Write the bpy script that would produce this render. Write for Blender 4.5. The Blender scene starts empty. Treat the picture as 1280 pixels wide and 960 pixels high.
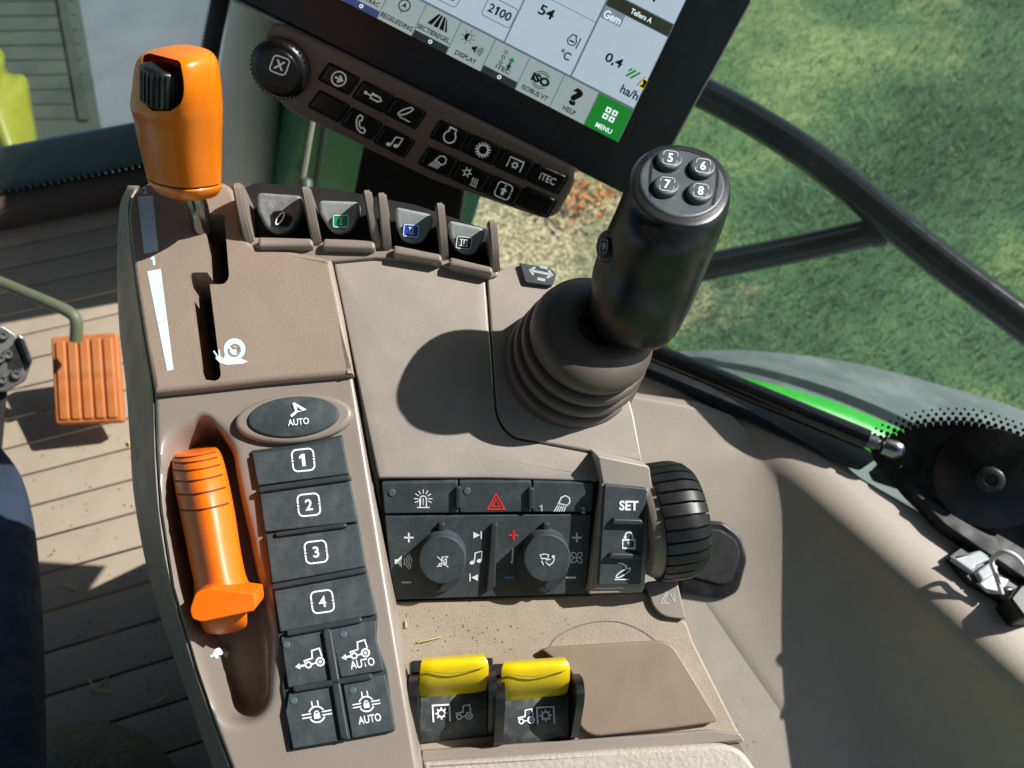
import bpy, bmesh, math, random
import numpy as np
from mathutils import Vector, Matrix
from mathutils.geometry import tessellate_polygon
random.seed(7); RNG = np.random.default_rng(11)
SC = bpy.context.scene; COL = SC.collection

# ---------------------------------------------------------------- camera
FPX = 961.0; PITCH = math.radians(55); YAW = math.radians(18)
CAM = np.array([0.0, 0.0, 1.0])
FWD = np.array([math.sin(YAW)*math.cos(PITCH), math.cos(YAW)*math.cos(PITCH), -math.sin(PITCH)])
RGT = np.array([math.cos(YAW), -math.sin(YAW), 0.0]); UPV = np.cross(RGT, FWD)
cd = bpy.data.cameras.new('camera'); cam = bpy.data.objects.new('camera', cd); COL.objects.link(cam)
cd.sensor_width = 36.0; cd.lens = FPX/1280*36; cd.clip_start = 0.02; cd.clip_end = 500
cd.dof.use_dof = True; cd.dof.focus_distance = .455; cd.dof.aperture_fstop = 10.5
cam.matrix_world = Matrix([[*[RGT[i], UPV[i], -FWD[i], CAM[i]]] for i in range(3)] + [[0, 0, 0, 1]])
SC.camera = cam
SC.render.resolution_x = 1024; SC.render.resolution_y = 768
# ---------------------------------------------------------------- light
SUN_AZ = math.radians(92); SUN_EL = math.radians(42)
SUND = np.array([math.sin(SUN_AZ)*math.cos(SUN_EL), math.cos(SUN_AZ)*math.cos(SUN_EL), math.sin(SUN_EL)])
wd = bpy.data.worlds.new('World'); SC.world = wd; wd.use_nodes = True
nt = wd.node_tree; bg = nt.nodes['Background']
sky = nt.nodes.new('ShaderNodeTexSky'); sky.sky_type = 'NISHITA'; sky.sun_disc = False
sky.sun_elevation = SUN_EL; sky.sun_rotation = SUN_AZ
nt.links.new(sky.outputs[0], bg.inputs[0]); bg.inputs[1].default_value = 0.075
sd = bpy.data.lights.new('sun', 'SUN'); sun = bpy.data.objects.new('sun', sd); COL.objects.link(sun)
sd.energy = 5.0; sd.angle = math.radians(0.5); sd.color = (1.0, 0.975, 0.93)
sun.rotation_euler = Vector(SUND).to_track_quat('Z', 'Y').to_euler(); sun.location = (6, 0.5, 6)
SC.view_settings.view_transform = 'Standard'; SC.view_settings.look = 'None'
SC.view_settings.exposure = 0.5; SC.view_settings.gamma = 1.0

# ---------------------------------------------------------------- geometry helpers
def ray(x, y): return FWD + RGT*((x-640)/FPX) - UPV*((y-480)/FPX)
def P3(x, y, d): return CAM + ray(x, y)*d                     # picture point at a real distance
def onz(x, y, z): r = ray(x, y); return CAM + r*((z-CAM[2])/r[2])
def unit(v): v = np.asarray(v, float); return v/np.linalg.norm(v)
class Plane:
    def __init__(s, o, n): s.o = np.asarray(o, float); s.n = unit(n)
    def at(s, x, y, h=0.0):
        r = ray(x, y); return CAM + r*(((s.o + s.n*h - CAM) @ s.n)/(r @ s.n))
def plane3(a, b, c):
    n = unit(np.cross(b-a, c-a)); 
    if n @ (CAM-a) < 0: n = -n
    return Plane(a, n)
WL = {}
def link(o, parent, loc):
    COL.objects.link(o); WL[o] = np.asarray(loc, float)
    if parent is not None: o.parent = parent; o.location = Vector(WL[o]-WL[parent])
    else: o.location = Vector(WL[o])
    return o
def tag(o, label, cat, group=None, kind=None):
    o['label'] = label
    if cat: o['category'] = cat
    if group: o['group'] = group
    if kind: o['kind'] = kind
    return o
def thing(name, label, cat, loc, group=None):
    o = bpy.data.objects.new(name, None); o.empty_display_size = 0.02
    return tag(link(o, None, loc), label, cat, group)
def struct(o, label=None):
    o['kind'] = 'structure'
    if label: o['label'] = label
    return o
def mk(name, V, F, mat, parent=None, ang=35, fix=True):
    V = np.asarray(V, float); c = (V.min(0)+V.max(0))/2
    me = bpy.data.meshes.new(name); me.from_pydata([tuple(v) for v in V-c], [], [tuple(int(i) for i in f) for f in F])
    if fix:
        bm = bmesh.new(); bm.from_mesh(me); bmesh.ops.remove_doubles(bm, verts=bm.verts, dist=1e-6)
        bmesh.ops.recalc_face_normals(bm, faces=bm.faces); bm.to_mesh(me); bm.free()
    me.polygons.foreach_set('use_smooth', [True]*len(me.polygons))
    if ang < 180: me.set_sharp_from_angle(angle=math.radians(ang))
    me.materials.append(mat)
    return link(bpy.data.objects.new(name, me), parent, c)
def ccw(p):
    p = np.asarray(p, float); x, y = p[:, 0], p[:, 1]
    return p if (x*np.roll(y, -1)-y*np.roll(x, -1)).sum() > 0 else p[::-1]
def rr(pts, r=6, seg=5):                                       # round the corners of an outline
    pts = [np.array(p[:2], float) for p in pts]; n = len(pts); out = []
    for i in range(n):
        p, a, b = pts[i], pts[i-1], pts[(i+1) % n]
        ri = r[i] if isinstance(r, (list, tuple)) else r
        la, lb = np.linalg.norm(a-p), np.linalg.norm(b-p); k = min(ri, la*.48, lb*.48)
        if k < .3: out.append(p); continue
        s, e = p+(a-p)/la*k, p+(b-p)/lb*k
        for t in np.linspace(0, 1, seg): out.append((1-t)**2*s + 2*t*(1-t)*p + t*t*e)
    return np.array(out)
def ell(cx, cy, a, b, rot=0, n=28):
    t = np.linspace(0, 2*math.pi, n, endpoint=False); c, s = math.cos(math.radians(rot)), math.sin(math.radians(rot))
    return np.stack([cx + a*np.cos(t)*c - b*np.sin(t)*s, cy + a*np.cos(t)*s + b*np.sin(t)*c], 1)
def inset(p, d):
    if d == 0: return p
    e = np.roll(p, -1, 0)-p; e /= np.maximum(np.linalg.norm(e, axis=1, keepdims=True), 1e-9)
    nn = np.stack([-e[:, 1], e[:, 0]], 1); n1 = np.roll(nn, 1, 0)
    m = (nn+n1)/np.maximum(1+(nn*n1).sum(1, keepdims=True), .35)
    return p + m*d
def slab(name, pl, outline, h0, h1, mat, parent=None, bev=2.0, seg=3, dome=0.0, ctr=None, bottom=False, ang=35):
    p = ccw(outline)
    if dome: p = np.vstack([p[i]+(p[(i+1) % len(p)]-p[i])*t for i in range(len(p)) for t in np.arange(0, 1, 1/max(1, int(np.hypot(*(p[(i+1) % len(p)]-p[i]))/9)))[:, None]])
    d = np.linalg.norm(pl.at(*p.mean(0))-CAM)/FPX; bm_ = min(bev*d, (h1-h0)*.9)
    rings = [(p, h0-h1)]
    if bev > 0:
        for k in range(seg+1):
            t = k/seg*math.pi/2; rings.append((inset(p, bev*(1-math.cos(t))), -bm_*(1-math.sin(t))))
        if not dome: rings.append((inset(p, bev+.5), 0))
    else: rings.append((p, 0))
    if dome:
        q = rings[-1][0]; c = np.array(ctr if ctr is not None else q.mean(0), float)
        for s in (.85, .65, .4, .15): rings.append((c+(q-c)*s, dome*(1-s*s)))
    V = []; n = len(p)
    for q, dh in rings: V += [pl.at(x, y, h1)+pl.n*dh for x, y in q]
    F = [(i*n+j, i*n+(j+1) % n, (i+1)*n+(j+1) % n, (i+1)*n+j) for i in range(len(rings)-1) for j in range(n)]
    b = (len(rings)-1)*n
    F += [tuple(b+i for i in t) for t in tessellate_polygon([[Vector((x, y, 0)) for x, y in rings[-1][0]]])]
    if bottom: F += [t for t in tessellate_polygon([[Vector((x, y, 0)) for x, y in p]])]
    return mk(name, V, F, mat, parent, ang)
def spline(P, m):                                              # Catmull-Rom through P
    P = np.asarray(P, float); n = len(P)
    if n < 3: t = np.linspace(0, 1, m)[:, None]; return P[0]*(1-t)+P[-1]*t
    Q = np.vstack([2*P[0]-P[1], P, 2*P[-1]-P[-2]]); out = []
    for s in np.linspace(0, n-1, m):
        i = min(int(s), n-2); t = s-i; a, b, c, d = Q[i:i+4]
        out.append(.5*((2*b)+(c-a)*t+(2*a-5*b+4*c-d)*t*t+(3*b-a-3*c+d)*t**3))
    return np.array(out)
def grid_faces(nr, nc, closed=False):
    return [(i*nc+j, i*nc+(j+1) % nc, (i+1)*nc+(j+1) % nc, (i+1)*nc+j) for i in range(nr-1) for j in range(nc if closed else nc-1)]
def patch(name, rows, mat, parent=None, nr=24, nc=40, thick=0, ang=60):
    R = np.array([spline(r, nc) for r in rows]); G = np.stack([spline(R[:, j], nr) for j in range(nc)], 1)
    V = G.reshape(-1, 3); F = grid_faces(nr, nc)
    o = mk(name, V, F, mat, parent, ang, fix=False)
    me = o.data; me.update()
    p0 = me.polygons[len(me.polygons)//2]; wc = np.array(p0.center)+WL[o]
    if np.array(p0.normal) @ (CAM-wc) < 0: me.flip_normals()
    if thick:
        m = o.modifiers.new('s', 'SOLIDIFY'); m.thickness = thick; m.offset = -1
    return o
def sect(sec):                                                 # (cx,cy,d, e1x,e1y,e1d, e2x,e2y,e2d)
    cx, cy, d, a, b, c, e, f, g = sec; C0 = P3(cx, cy, d)
    return np.concatenate([C0, P3(cx+a, cy+b, d+c)-C0, P3(cx+e, cy+f, d+g)-C0])
def loft_pts(secs, m, n, p=2.0, rot=0):
    S = spline([sect(s) for s in secs], m); t = np.linspace(0, 2*math.pi, n, endpoint=False)
    c, s = np.cos(t), np.sin(t); c = np.sign(c)*abs(c)**(2/p); s = np.sign(s)*abs(s)**(2/p)
    k, q = math.cos(rot), math.sin(rot); c, s = c*k-s*q, c*q+s*k
    return np.array([S[i, :3]+np.outer(c, S[i, 3:6])+np.outer(s, S[i, 6:9]) for i in range(m)])
def loft(name, secs, mat, parent=None, m=40, n=32, p=2.0, rot=0, ang=60):
    G = loft_pts(secs, m, n, p, rot); V = G.reshape(-1, 3)
    F = grid_faces(m, n, True)+[tuple(range(n))[::-1], tuple(range((m-1)*n, m*n))]
    return mk(name, V, F, mat, parent, ang)
def frame(ax):
    ax = unit(ax); a = unit(np.cross(ax, [0, 0, 1.0] if abs(ax[2]) < .9 else [1.0, 0, 0])); return a, np.cross(ax, a)
def tube(name, pts, r, mat, parent=None, n=14, m=None, ang=60):
    pts = np.asarray(pts, float)
    if m: pts = spline(pts, m)
    k = len(pts); R = np.full(k, r) if np.isscalar(r) else np.interp(np.linspace(0, 1, k), np.linspace(0, 1, len(r)), r)
    T = np.gradient(pts, axis=0); a, b = frame(T[0]); V = []
    for i in range(k):
        t = unit(T[i]); a = unit(a-t*(a@t)); b = np.cross(t, a)
        V += [pts[i]+R[i]*(math.cos(q)*a+math.sin(q)*b) for q in np.linspace(0, 2*math.pi, n, endpoint=False)]
    return mk(name, V, grid_faces(k, n, True)+[tuple(range(n))[::-1], tuple(range((k-1)*n, k*n))], mat, parent, ang)
def lathe(name, o, ax, prof, mat, parent=None, n=40, ang=50):
    ax = unit(ax); a, b = frame(ax); V = []
    for t, r in prof: V += [o+ax*t+r*(math.cos(q)*a+math.sin(q)*b) for q in np.linspace(0, 2*math.pi, n, endpoint=False)]
    k = len(prof)
    return mk(name, V, grid_faces(k, n, True)+[tuple(range(n))[::-1], tuple(range((k-1)*n, k*n))], mat, parent, ang)
def block(name, c, ex, ey, ez, mat, parent=None, bev=0.0):
    c, ex, ey, ez = [np.asarray(v, float) for v in (c, ex, ey, ez)]
    V = [c+sx*ex+sy*ey+sz*ez for sz in (-1, 1) for sy in (-1, 1) for sx in (-1, 1)]
    F = [(0, 2, 3, 1), (4, 5, 7, 6), (0, 1, 5, 4), (2, 6, 7, 3), (0, 4, 6, 2), (1, 3, 7, 5)]
    o = mk(name, V, F, mat, parent)
    if bev:
        bm = bmesh.new(); bm.from_mesh(o.data); bmesh.ops.bevel(bm, geom=bm.edges[:], offset=bev, segments=2, affect='EDGES', profile=.5)
        bm.to_mesh(o.data); bm.free(); o.data.polygons.foreach_set('use_smooth', [True]*len(o.data.polygons)); o.data.set_sharp_from_angle(angle=math.radians(40))
    return o
def strip(name, pl, L, R, mat, parent=None, ang=40):           # L, R: lists of (x, y, h): a profile drawn across from L to R
    V = [pl.at(*a) for a in L]+[pl.at(*b) for b in R]; k = len(L)
    F = [(i, i+1, k+i+1, k+i) for i in range(k-1)]+[tuple(range(k))[::-1], tuple(range(k, 2*k)), (0, k, 2*k-1, k-1)]
    return mk(name, V, F, mat, parent, ang)
def cut(o, *cutters):
    for c in cutters:
        m = o.modifiers.new('b', 'BOOLEAN'); m.object = c; m.operation = 'DIFFERENCE'; m.solver = 'EXACT'
    bpy.context.view_layer.update(); dg = bpy.context.evaluated_depsgraph_get()
    me = bpy.data.meshes.new_from_object(o.evaluated_get(dg)); o.modifiers.clear(); o.data = me
    me.polygons.foreach_set('use_smooth', [True]*len(me.polygons)); me.set_sharp_from_angle(angle=math.radians(35))
    for c in cutters: bpy.data.objects.remove(c)

# ---------------------------------------------------------------- print: lettering and symbols
TC = {}
def tmesh(body, bold=0.0):
    if (body, bold) not in TC:
        cu = bpy.data.curves.new('t', 'FONT'); cu.body = body; cu.offset = bold; cu.resolution_u = 3
        o = bpy.data.objects.new('t', cu); COL.objects.link(o); bpy.context.view_layer.update()
        me = bpy.data.meshes.new_from_object(o.evaluated_get(bpy.context.evaluated_depsgraph_get()))
        v = np.array([x.co[:2] for x in me.vertices]); f = [tuple(p.vertices) for p in me.polygons]
        bpy.data.objects.remove(o); bpy.data.curves.remove(cu); bpy.data.meshes.remove(me)
        lo, hi = v.min(0), v.max(0); TC[(body, bold)] = ((v-(lo+hi)/2)/(hi[1]-lo[1]), f, (hi[0]-lo[0])/(hi[1]-lo[1]))
    return TC[(body, bold)]
def ribbon(P, w, closed=False):
    P = np.asarray(P, float)
    if closed: e = np.roll(P, -1, 0)-np.roll(P, 1, 0)
    else: e = np.gradient(P, axis=0)
    e /= np.maximum(np.linalg.norm(e, axis=1, keepdims=True), 1e-9); nn = np.stack([-e[:, 1], e[:, 0]], 1)*w/2
    if len(P) > 2:                                             # keep the width through corners
        a = np.roll(P, -1, 0)-P; a /= np.maximum(np.linalg.norm(a, axis=1, keepdims=True), 1e-9)
        n0 = np.stack([-a[:, 1], a[:, 0]], 1); k = np.abs((n0*nn).sum(1)/(w/2)); k[-1 if not closed else slice(0, 0)] = 1
        nn = nn/np.clip(k, .45, 1)[:, None]
    n = len(P); V = np.vstack([P+nn, P-nn])
    return V, [(i, (i+1) % n, n+(i+1) % n, n+i) for i in range(n if closed else n-1)]
def arc(cx, cy, r, a0=0, a1=360, n=22, ry=None):
    t = np.radians(np.linspace(a0, a1, n)); return np.stack([cx+r*np.cos(t), cy+(ry or r)*np.sin(t)], 1)
def draw(name, pl, cx, cy, size, rot, items, mat, parent, h=0.0003):
    """items in a unit frame (y up): ('l', pts, width[, closed]) | ('p', pts) | ('t', text, x, y, height, bold[, width])"""
    V, F = [], []; k = math.radians(rot); c, s = math.cos(k), math.sin(k)
    for it in items:
        if it[0] == 'l':
            v, f = ribbon(it[1], it[2], len(it) > 3 and it[3])
        elif it[0] == 'p': v, f = np.asarray(it[1], float), [tuple(range(len(it[1])))]
        else:
            tv, f, asp = tmesh(it[1], it[5] if len(it) > 5 else 0)
            sx = it[6]/asp if len(it) > 6 else it[4]
            v = tv*[sx, it[4]]+[it[2], it[3]]
        o = len(V); V += list(v); F += [tuple(o+i for i in q) for q in f]
    W = [pl.at(cx+size*(x*c+y*s), cy+size*(x*s-y*c), h) for x, y in V]
    o = mk(name, W, F, mat, parent, 180, fix=False); me = o.data; me.update()
    nrm = pl.n
    fl = [p.index for p in me.polygons if np.array(p.normal) @ nrm < 0]
    if fl:
        bm = bmesh.new(); bm.from_mesh(me); bm.faces.ensure_lookup_table(); bmesh.ops.reverse_faces(bm, faces=[bm.faces[i] for i in fl]); bm.to_mesh(me); bm.free()
    return o

# ---------------------------------------------------------------- materials
def lin(c): return tuple((v/255/12.92 if v/255 <= .04045 else ((v/255+.055)/1.055)**2.4) for v in c)+(1,)
def mat(name, rgb, rough=.5, metal=0.0, grain=0.0, gscale=900, var=.06, vscale=25, spec=.5, dust=0.0, dustc=(170, 160, 140), coat=0.0, emit=None, speck=0.0):
    m = bpy.data.materials.new(name); m.use_nodes = True; N = m.node_tree.nodes; L = m.node_tree.links; b = N['Principled BSDF']
    b.inputs['Roughness'].default_value = rough; b.inputs['Metallic'].default_value = metal
    b.inputs['Specular IOR Level'].default_value = spec; b.inputs['Coat Weight'].default_value = coat; b.inputs['Coat Roughness'].default_value = .15
    tc = N.new('ShaderNodeTexCoord'); base = lin(rgb)
    n1 = N.new('ShaderNodeTexNoise'); n1.inputs['Scale'].default_value = vscale; n1.inputs['Detail'].default_value = 5; L.new(tc.outputs['Object'], n1.inputs['Vector'])
    r1 = N.new('ShaderNodeMapRange'); r1.inputs[1].default_value = .3; r1.inputs[2].default_value = .7; r1.inputs[3].default_value = 1-var; r1.inputs[4].default_value = 1+var
    L.new(n1.outputs[0], r1.inputs[0])
    mx = N.new('ShaderNodeMix'); mx.data_type = 'RGBA'; mx.blend_type = 'MULTIPLY'; mx.inputs[0].default_value = 1; mx.inputs[6].default_value = base; L.new(r1.outputs[0], mx.inputs[7])
    out = mx.outputs[2]
    n2 = N.new('ShaderNodeTexNoise'); n2.inputs['Scale'].default_value = gscale; n2.inputs['Detail'].default_value = 2; L.new(tc.outputs['Object'], n2.inputs['Vector'])
    if speck:
        r3 = N.new('ShaderNodeMapRange'); r3.inputs[1].default_value = .35; r3.inputs[2].default_value = .65; r3.inputs[3].default_value = 1-speck; r3.inputs[4].default_value = 1+speck; L.new(n2.outputs[0], r3.inputs[0])
        m3 = N.new('ShaderNodeMix'); m3.data_type = 'RGBA'; m3.blend_type = 'MULTIPLY'; m3.inputs[0].default_value = 1; L.new(out, m3.inputs[6]); L.new(r3.outputs[0], m3.inputs[7]); out = m3.outputs[2]
    if dust:
        nd = N.new('ShaderNodeTexNoise'); nd.inputs['Scale'].default_value = vscale*1.7; nd.inputs['Detail'].default_value = 9; nd.inputs['Roughness'].default_value = .7; L.new(tc.outputs['Object'], nd.inputs['Vector'])
        rd = N.new('ShaderNodeMapRange'); rd.inputs[1].default_value = .45; rd.inputs[2].default_value = .75; rd.inputs[3].default_value = 0; rd.inputs[4].default_value = dust; L.new(nd.outputs[0], rd.inputs[0])
        md = N.new('ShaderNodeMix'); md.data_type = 'RGBA'; L.new(rd.outputs[0], md.inputs[0]); L.new(out, md.inputs[6]); md.inputs[7].default_value = lin(dustc); out = md.outputs[2]
        ra = N.new('ShaderNodeMath'); ra.operation = 'MULTIPLY_ADD'; L.new(rd.outputs[0], ra.inputs[0]); ra.inputs[1].default_value = .5; ra.inputs[2].default_value = rough; L.new(ra.outputs[0], b.inputs['Roughness'])
    else:
        ns = N.new('ShaderNodeTexNoise'); ns.inputs['Scale'].default_value = vscale*2.3; ns.inputs['Detail'].default_value = 6; ns.inputs['Distortion'].default_value = .6; L.new(tc.outputs['Object'], ns.inputs['Vector'])
        rs = N.new('ShaderNodeMapRange'); rs.inputs[1].default_value = .3; rs.inputs[2].default_value = .7; rs.inputs[3].default_value = rough*.78; rs.inputs[4].default_value = min(1, rough*1.25); L.new(ns.outputs[0], rs.inputs[0]); L.new(rs.outputs[0], b.inputs['Roughness'])
    L.new(out, b.inputs['Base Color'])
    if grain:
        bp = N.new('ShaderNodeBump'); bp.inputs['Strength'].default_value = grain; bp.inputs['Distance'].default_value = .0006; L.new(n2.outputs[0], bp.inputs['Height']); L.new(bp.outputs[0], b.inputs['Normal'])
    if emit:
        b.inputs['Emission Strength'].default_value = emit; L.new(out, b.inputs['Emission Color'])
    return m
M = dict(
    brown=mat('brown_grained_plastic', (145, 129, 114), .48, grain=.35, gscale=1100, speck=.07, var=.05),
    bezel=mat('taupe_satin_plastic', (136, 127, 117), .33, grain=.05, gscale=700, var=.04, spec=.55),
    cover=mat('taupe_cover_plastic', (150, 143, 134), .38, grain=.14, gscale=1000, speck=.04, var=.06, vscale=18, dust=.25, dustc=(185, 172, 152)),
    deck=mat('dusty_taupe_plastic', (148, 135, 118), .5, grain=.3, gscale=1000, speck=.09, dust=.3, dustc=(185, 170, 145)),
    lid=mat('brown_smooth_plastic', (130, 113, 96), .42, grain=.08, var=.05),
    pad=mat('slate_rubber', (50, 59, 63), .62, grain=.12, gscale=800, var=.1, dust=.22, dustc=(120, 124, 120), vscale=60),
    padline=mat('slate_rubber_rib', (44, 50, 53), .5),
    black=mat('black_plastic', (20, 21, 23), .38, grain=.06, spec=.5),
    blackm=mat('black_matt_plastic', (18, 18, 20), .6, grain=.15),
    grip=mat('black_grip_plastic', (16, 17, 20), .3, grain=.12, gscale=1200, spec=.55, dust=.08),
    dark=mat('dark_recess', (10, 10, 11), .8),
    body=mat('taupe_side_plastic', (112, 101, 91), .45, grain=.15),
    orange=mat('orange_plastic', (236, 124, 8), .27, var=.03, spec=.5, coat=.2),
    orange2=mat('orange_satin_plastic', (238, 112, 5), .42, var=.04, dust=.06),
    groove=mat('orange_groove', (120, 40, 4), .7),
    yellow=mat('yellow_plastic', (226, 196, 12), .33, var=.04, dust=.12, dustc=(190, 170, 90)),
    white=mat('white_print', (232, 236, 238), .5, var=.02), gprint=mat('grey_print', (170, 176, 178), .5),
    wedge=mat('pale_print', (206, 222, 232), .45), dprint=mat('dim_print', (92, 96, 98), .5),
    red=mat('red_print', (226, 52, 40), .5), blue=mat('blue_print', (30, 130, 205), .5), green=mat('green_print', (10, 150, 95), .4),
    bluep=mat('blue_emblem', (22, 78, 190), .4), led=mat('led_lens', (84, 96, 102), .2),
    chrome=mat('steel', (150, 150, 150), .25, metal=1.0), metal=mat('worn_steel', (120, 122, 122), .42, metal=.9, dust=.2),
    keypad=mat('umber_plastic', (122, 106, 97), .5, grain=.15), key=mat('gloss_black_key', (14, 13, 13), .3),
    mon=mat('navy_black_bezel', (20, 24, 36), .35), monedge=mat('silver_edge', (160, 156, 150), .35),
    trim=mat('beige_trim', (158, 149, 135), .5, grain=.35, gscale=900, speck=.05, var=.05, vscale=8, dust=.2, dustc=(205, 190, 168)),
    tray=mat('beige_tray', (159, 151, 138), .55, grain=.4, gscale=900, speck=.08, var=.06),
    rest=mat('grained_armrest', (172, 165, 152), .55, grain=.9, gscale=380, speck=.05),
    floor=mat('floor_mat', (156, 142, 124), .7, grain=.4, gscale=300, var=.12, vscale=9, dust=.35, dustc=(180, 160, 135)),
    gap=mat('floor_gap', (84, 74, 64), .9), sill=mat('brown_sill', (84, 72, 64), .6, grain=.2),
    pillar=mat('beige_pillar', (236, 229, 212), .5, grain=.2, var=.05), gpaint=mat('green_paint', (60, 118, 82), .3),
    gbright=mat('bright_green_paint', (42, 168, 48), .4, dust=.35, dustc=(120, 150, 110), vscale=12), olive=mat('olive_arm', (96, 100, 78), .5),
    pedal=mat('orange_pedal_rubber', (176, 100, 44), .6, grain=.2, dust=.4, dustc=(170, 140, 105), vscale=40),
    fender=mat('dusty_fender', (92, 101, 101), .6, var=.12, vscale=7, dust=.5, dustc=(140, 148, 146)),
    tubeb=mat('black_gloss_tube', (13, 14, 17), .16, spec=.6), frit=mat('black_frit', (6, 6, 7), .35),
    cloth=mat('navy_denim', (38, 52, 74), .85, grain=1.0, gscale=1400, speck=.15), skin=None,
    seat=mat('charcoal_mesh', (78, 82, 72), .9, grain=1.0, gscale=220, speck=.3),
    rim=mat('yellow_rim', (150, 152, 40), .4), tyre=mat('rubber_tyre', (30, 31, 30), .85, grain=.4, gscale=80),
    hood=mat('grey_green_panel', (66, 76, 68), .5, var=.15, vscale=6), concrete=mat('grey_concrete', (122, 128, 132), .8, var=.08, vscale=4),
    straw=mat('straw', (196, 172, 112), .7), clip=mat('clear_grey_plastic', (170, 178, 180), .25), strap=mat('white_strap', (215, 215, 212), .45),
    seal=mat('rubber_seal', (16, 18, 17), .6),
)
def glass(name, tint, haze, rough=.02, refl=.08, hazec=(150, 160, 155)):
    m = bpy.data.materials.new(name); m.use_nodes = True; N = m.node_tree.nodes; L = m.node_tree.links; N.clear()
    o = N.new('ShaderNodeOutputMaterial'); t = N.new('ShaderNodeBsdfTransparent'); t.inputs[0].default_value = (*tint, 1)
    g = N.new('ShaderNodeBsdfGlossy'); g.inputs['Roughness'].default_value = rough; d = N.new('ShaderNodeBsdfDiffuse'); d.inputs[0].default_value = lin(hazec)
    fr = N.new('ShaderNodeFresnel'); fr.inputs[0].default_value = 1.45
    m1 = N.new('ShaderNodeMixShader'); m2 = N.new('ShaderNodeMixShader')
    tc = N.new('ShaderNodeTexCoord'); n = N.new('ShaderNodeTexNoise'); n.inputs['Scale'].default_value = 5; n.inputs['Detail'].default_value = 10; n.inputs['Roughness'].default_value = .7
    L.new(tc.outputs['Object'], n.inputs[0]); r = N.new('ShaderNodeMapRange'); r.inputs[1].default_value = .3; r.inputs[2].default_value = .8; r.inputs[3].default_value = haze*.4; r.inputs[4].default_value = haze*1.6
    L.new(n.outputs[0], r.inputs[0]); L.new(r.outputs[0], m1.inputs[0]); L.new(t.outputs[0], m1.inputs[1]); L.new(d.outputs[0], m1.inputs[2])
    L.new(fr.outputs[0], m2.inputs[0]); L.new(m1.outputs[0], m2.inputs[1]); L.new(g.outputs[0], m2.inputs[2]); L.new(m2.outputs[0], o.inputs[0])
    return m
M['glass'] = glass('dusty_side_glass', (.88, .95, .92), .15); M['wglass'] = glass('dusty_front_glass', (.70, .78, .76), .14)
# ---------------------------------------------------------------- reference planes of the cab
KN = np.array([-0.01712265, -0.26463718, 0.96419603]); KU = unit([0.98775199, -0.15405787, -0.02474238]); KV = np.cross(KN, KU)
K = Plane(P3(400, 740, .42), KN)                               # top of the armrest console
FP = plane3(K.at(475, 602), K.at(745, 605), P3(612, 747, .460))   # sloping control face
D = Plane(P3(612, 752, .462), KN)                             # lower deck
MN = unit([-.35, -.88, .30]); MP = Plane(P3(600, 60, .58), MN)  # display
Z0 = Plane((0, 0, 0), (0, 0, 1)); LZ = .30
LP = Plane((0, 0, LZ), (0, 0, 1)); TZ = .19; TP = Plane((0, 0, TZ), (0, 0, 1))

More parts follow.
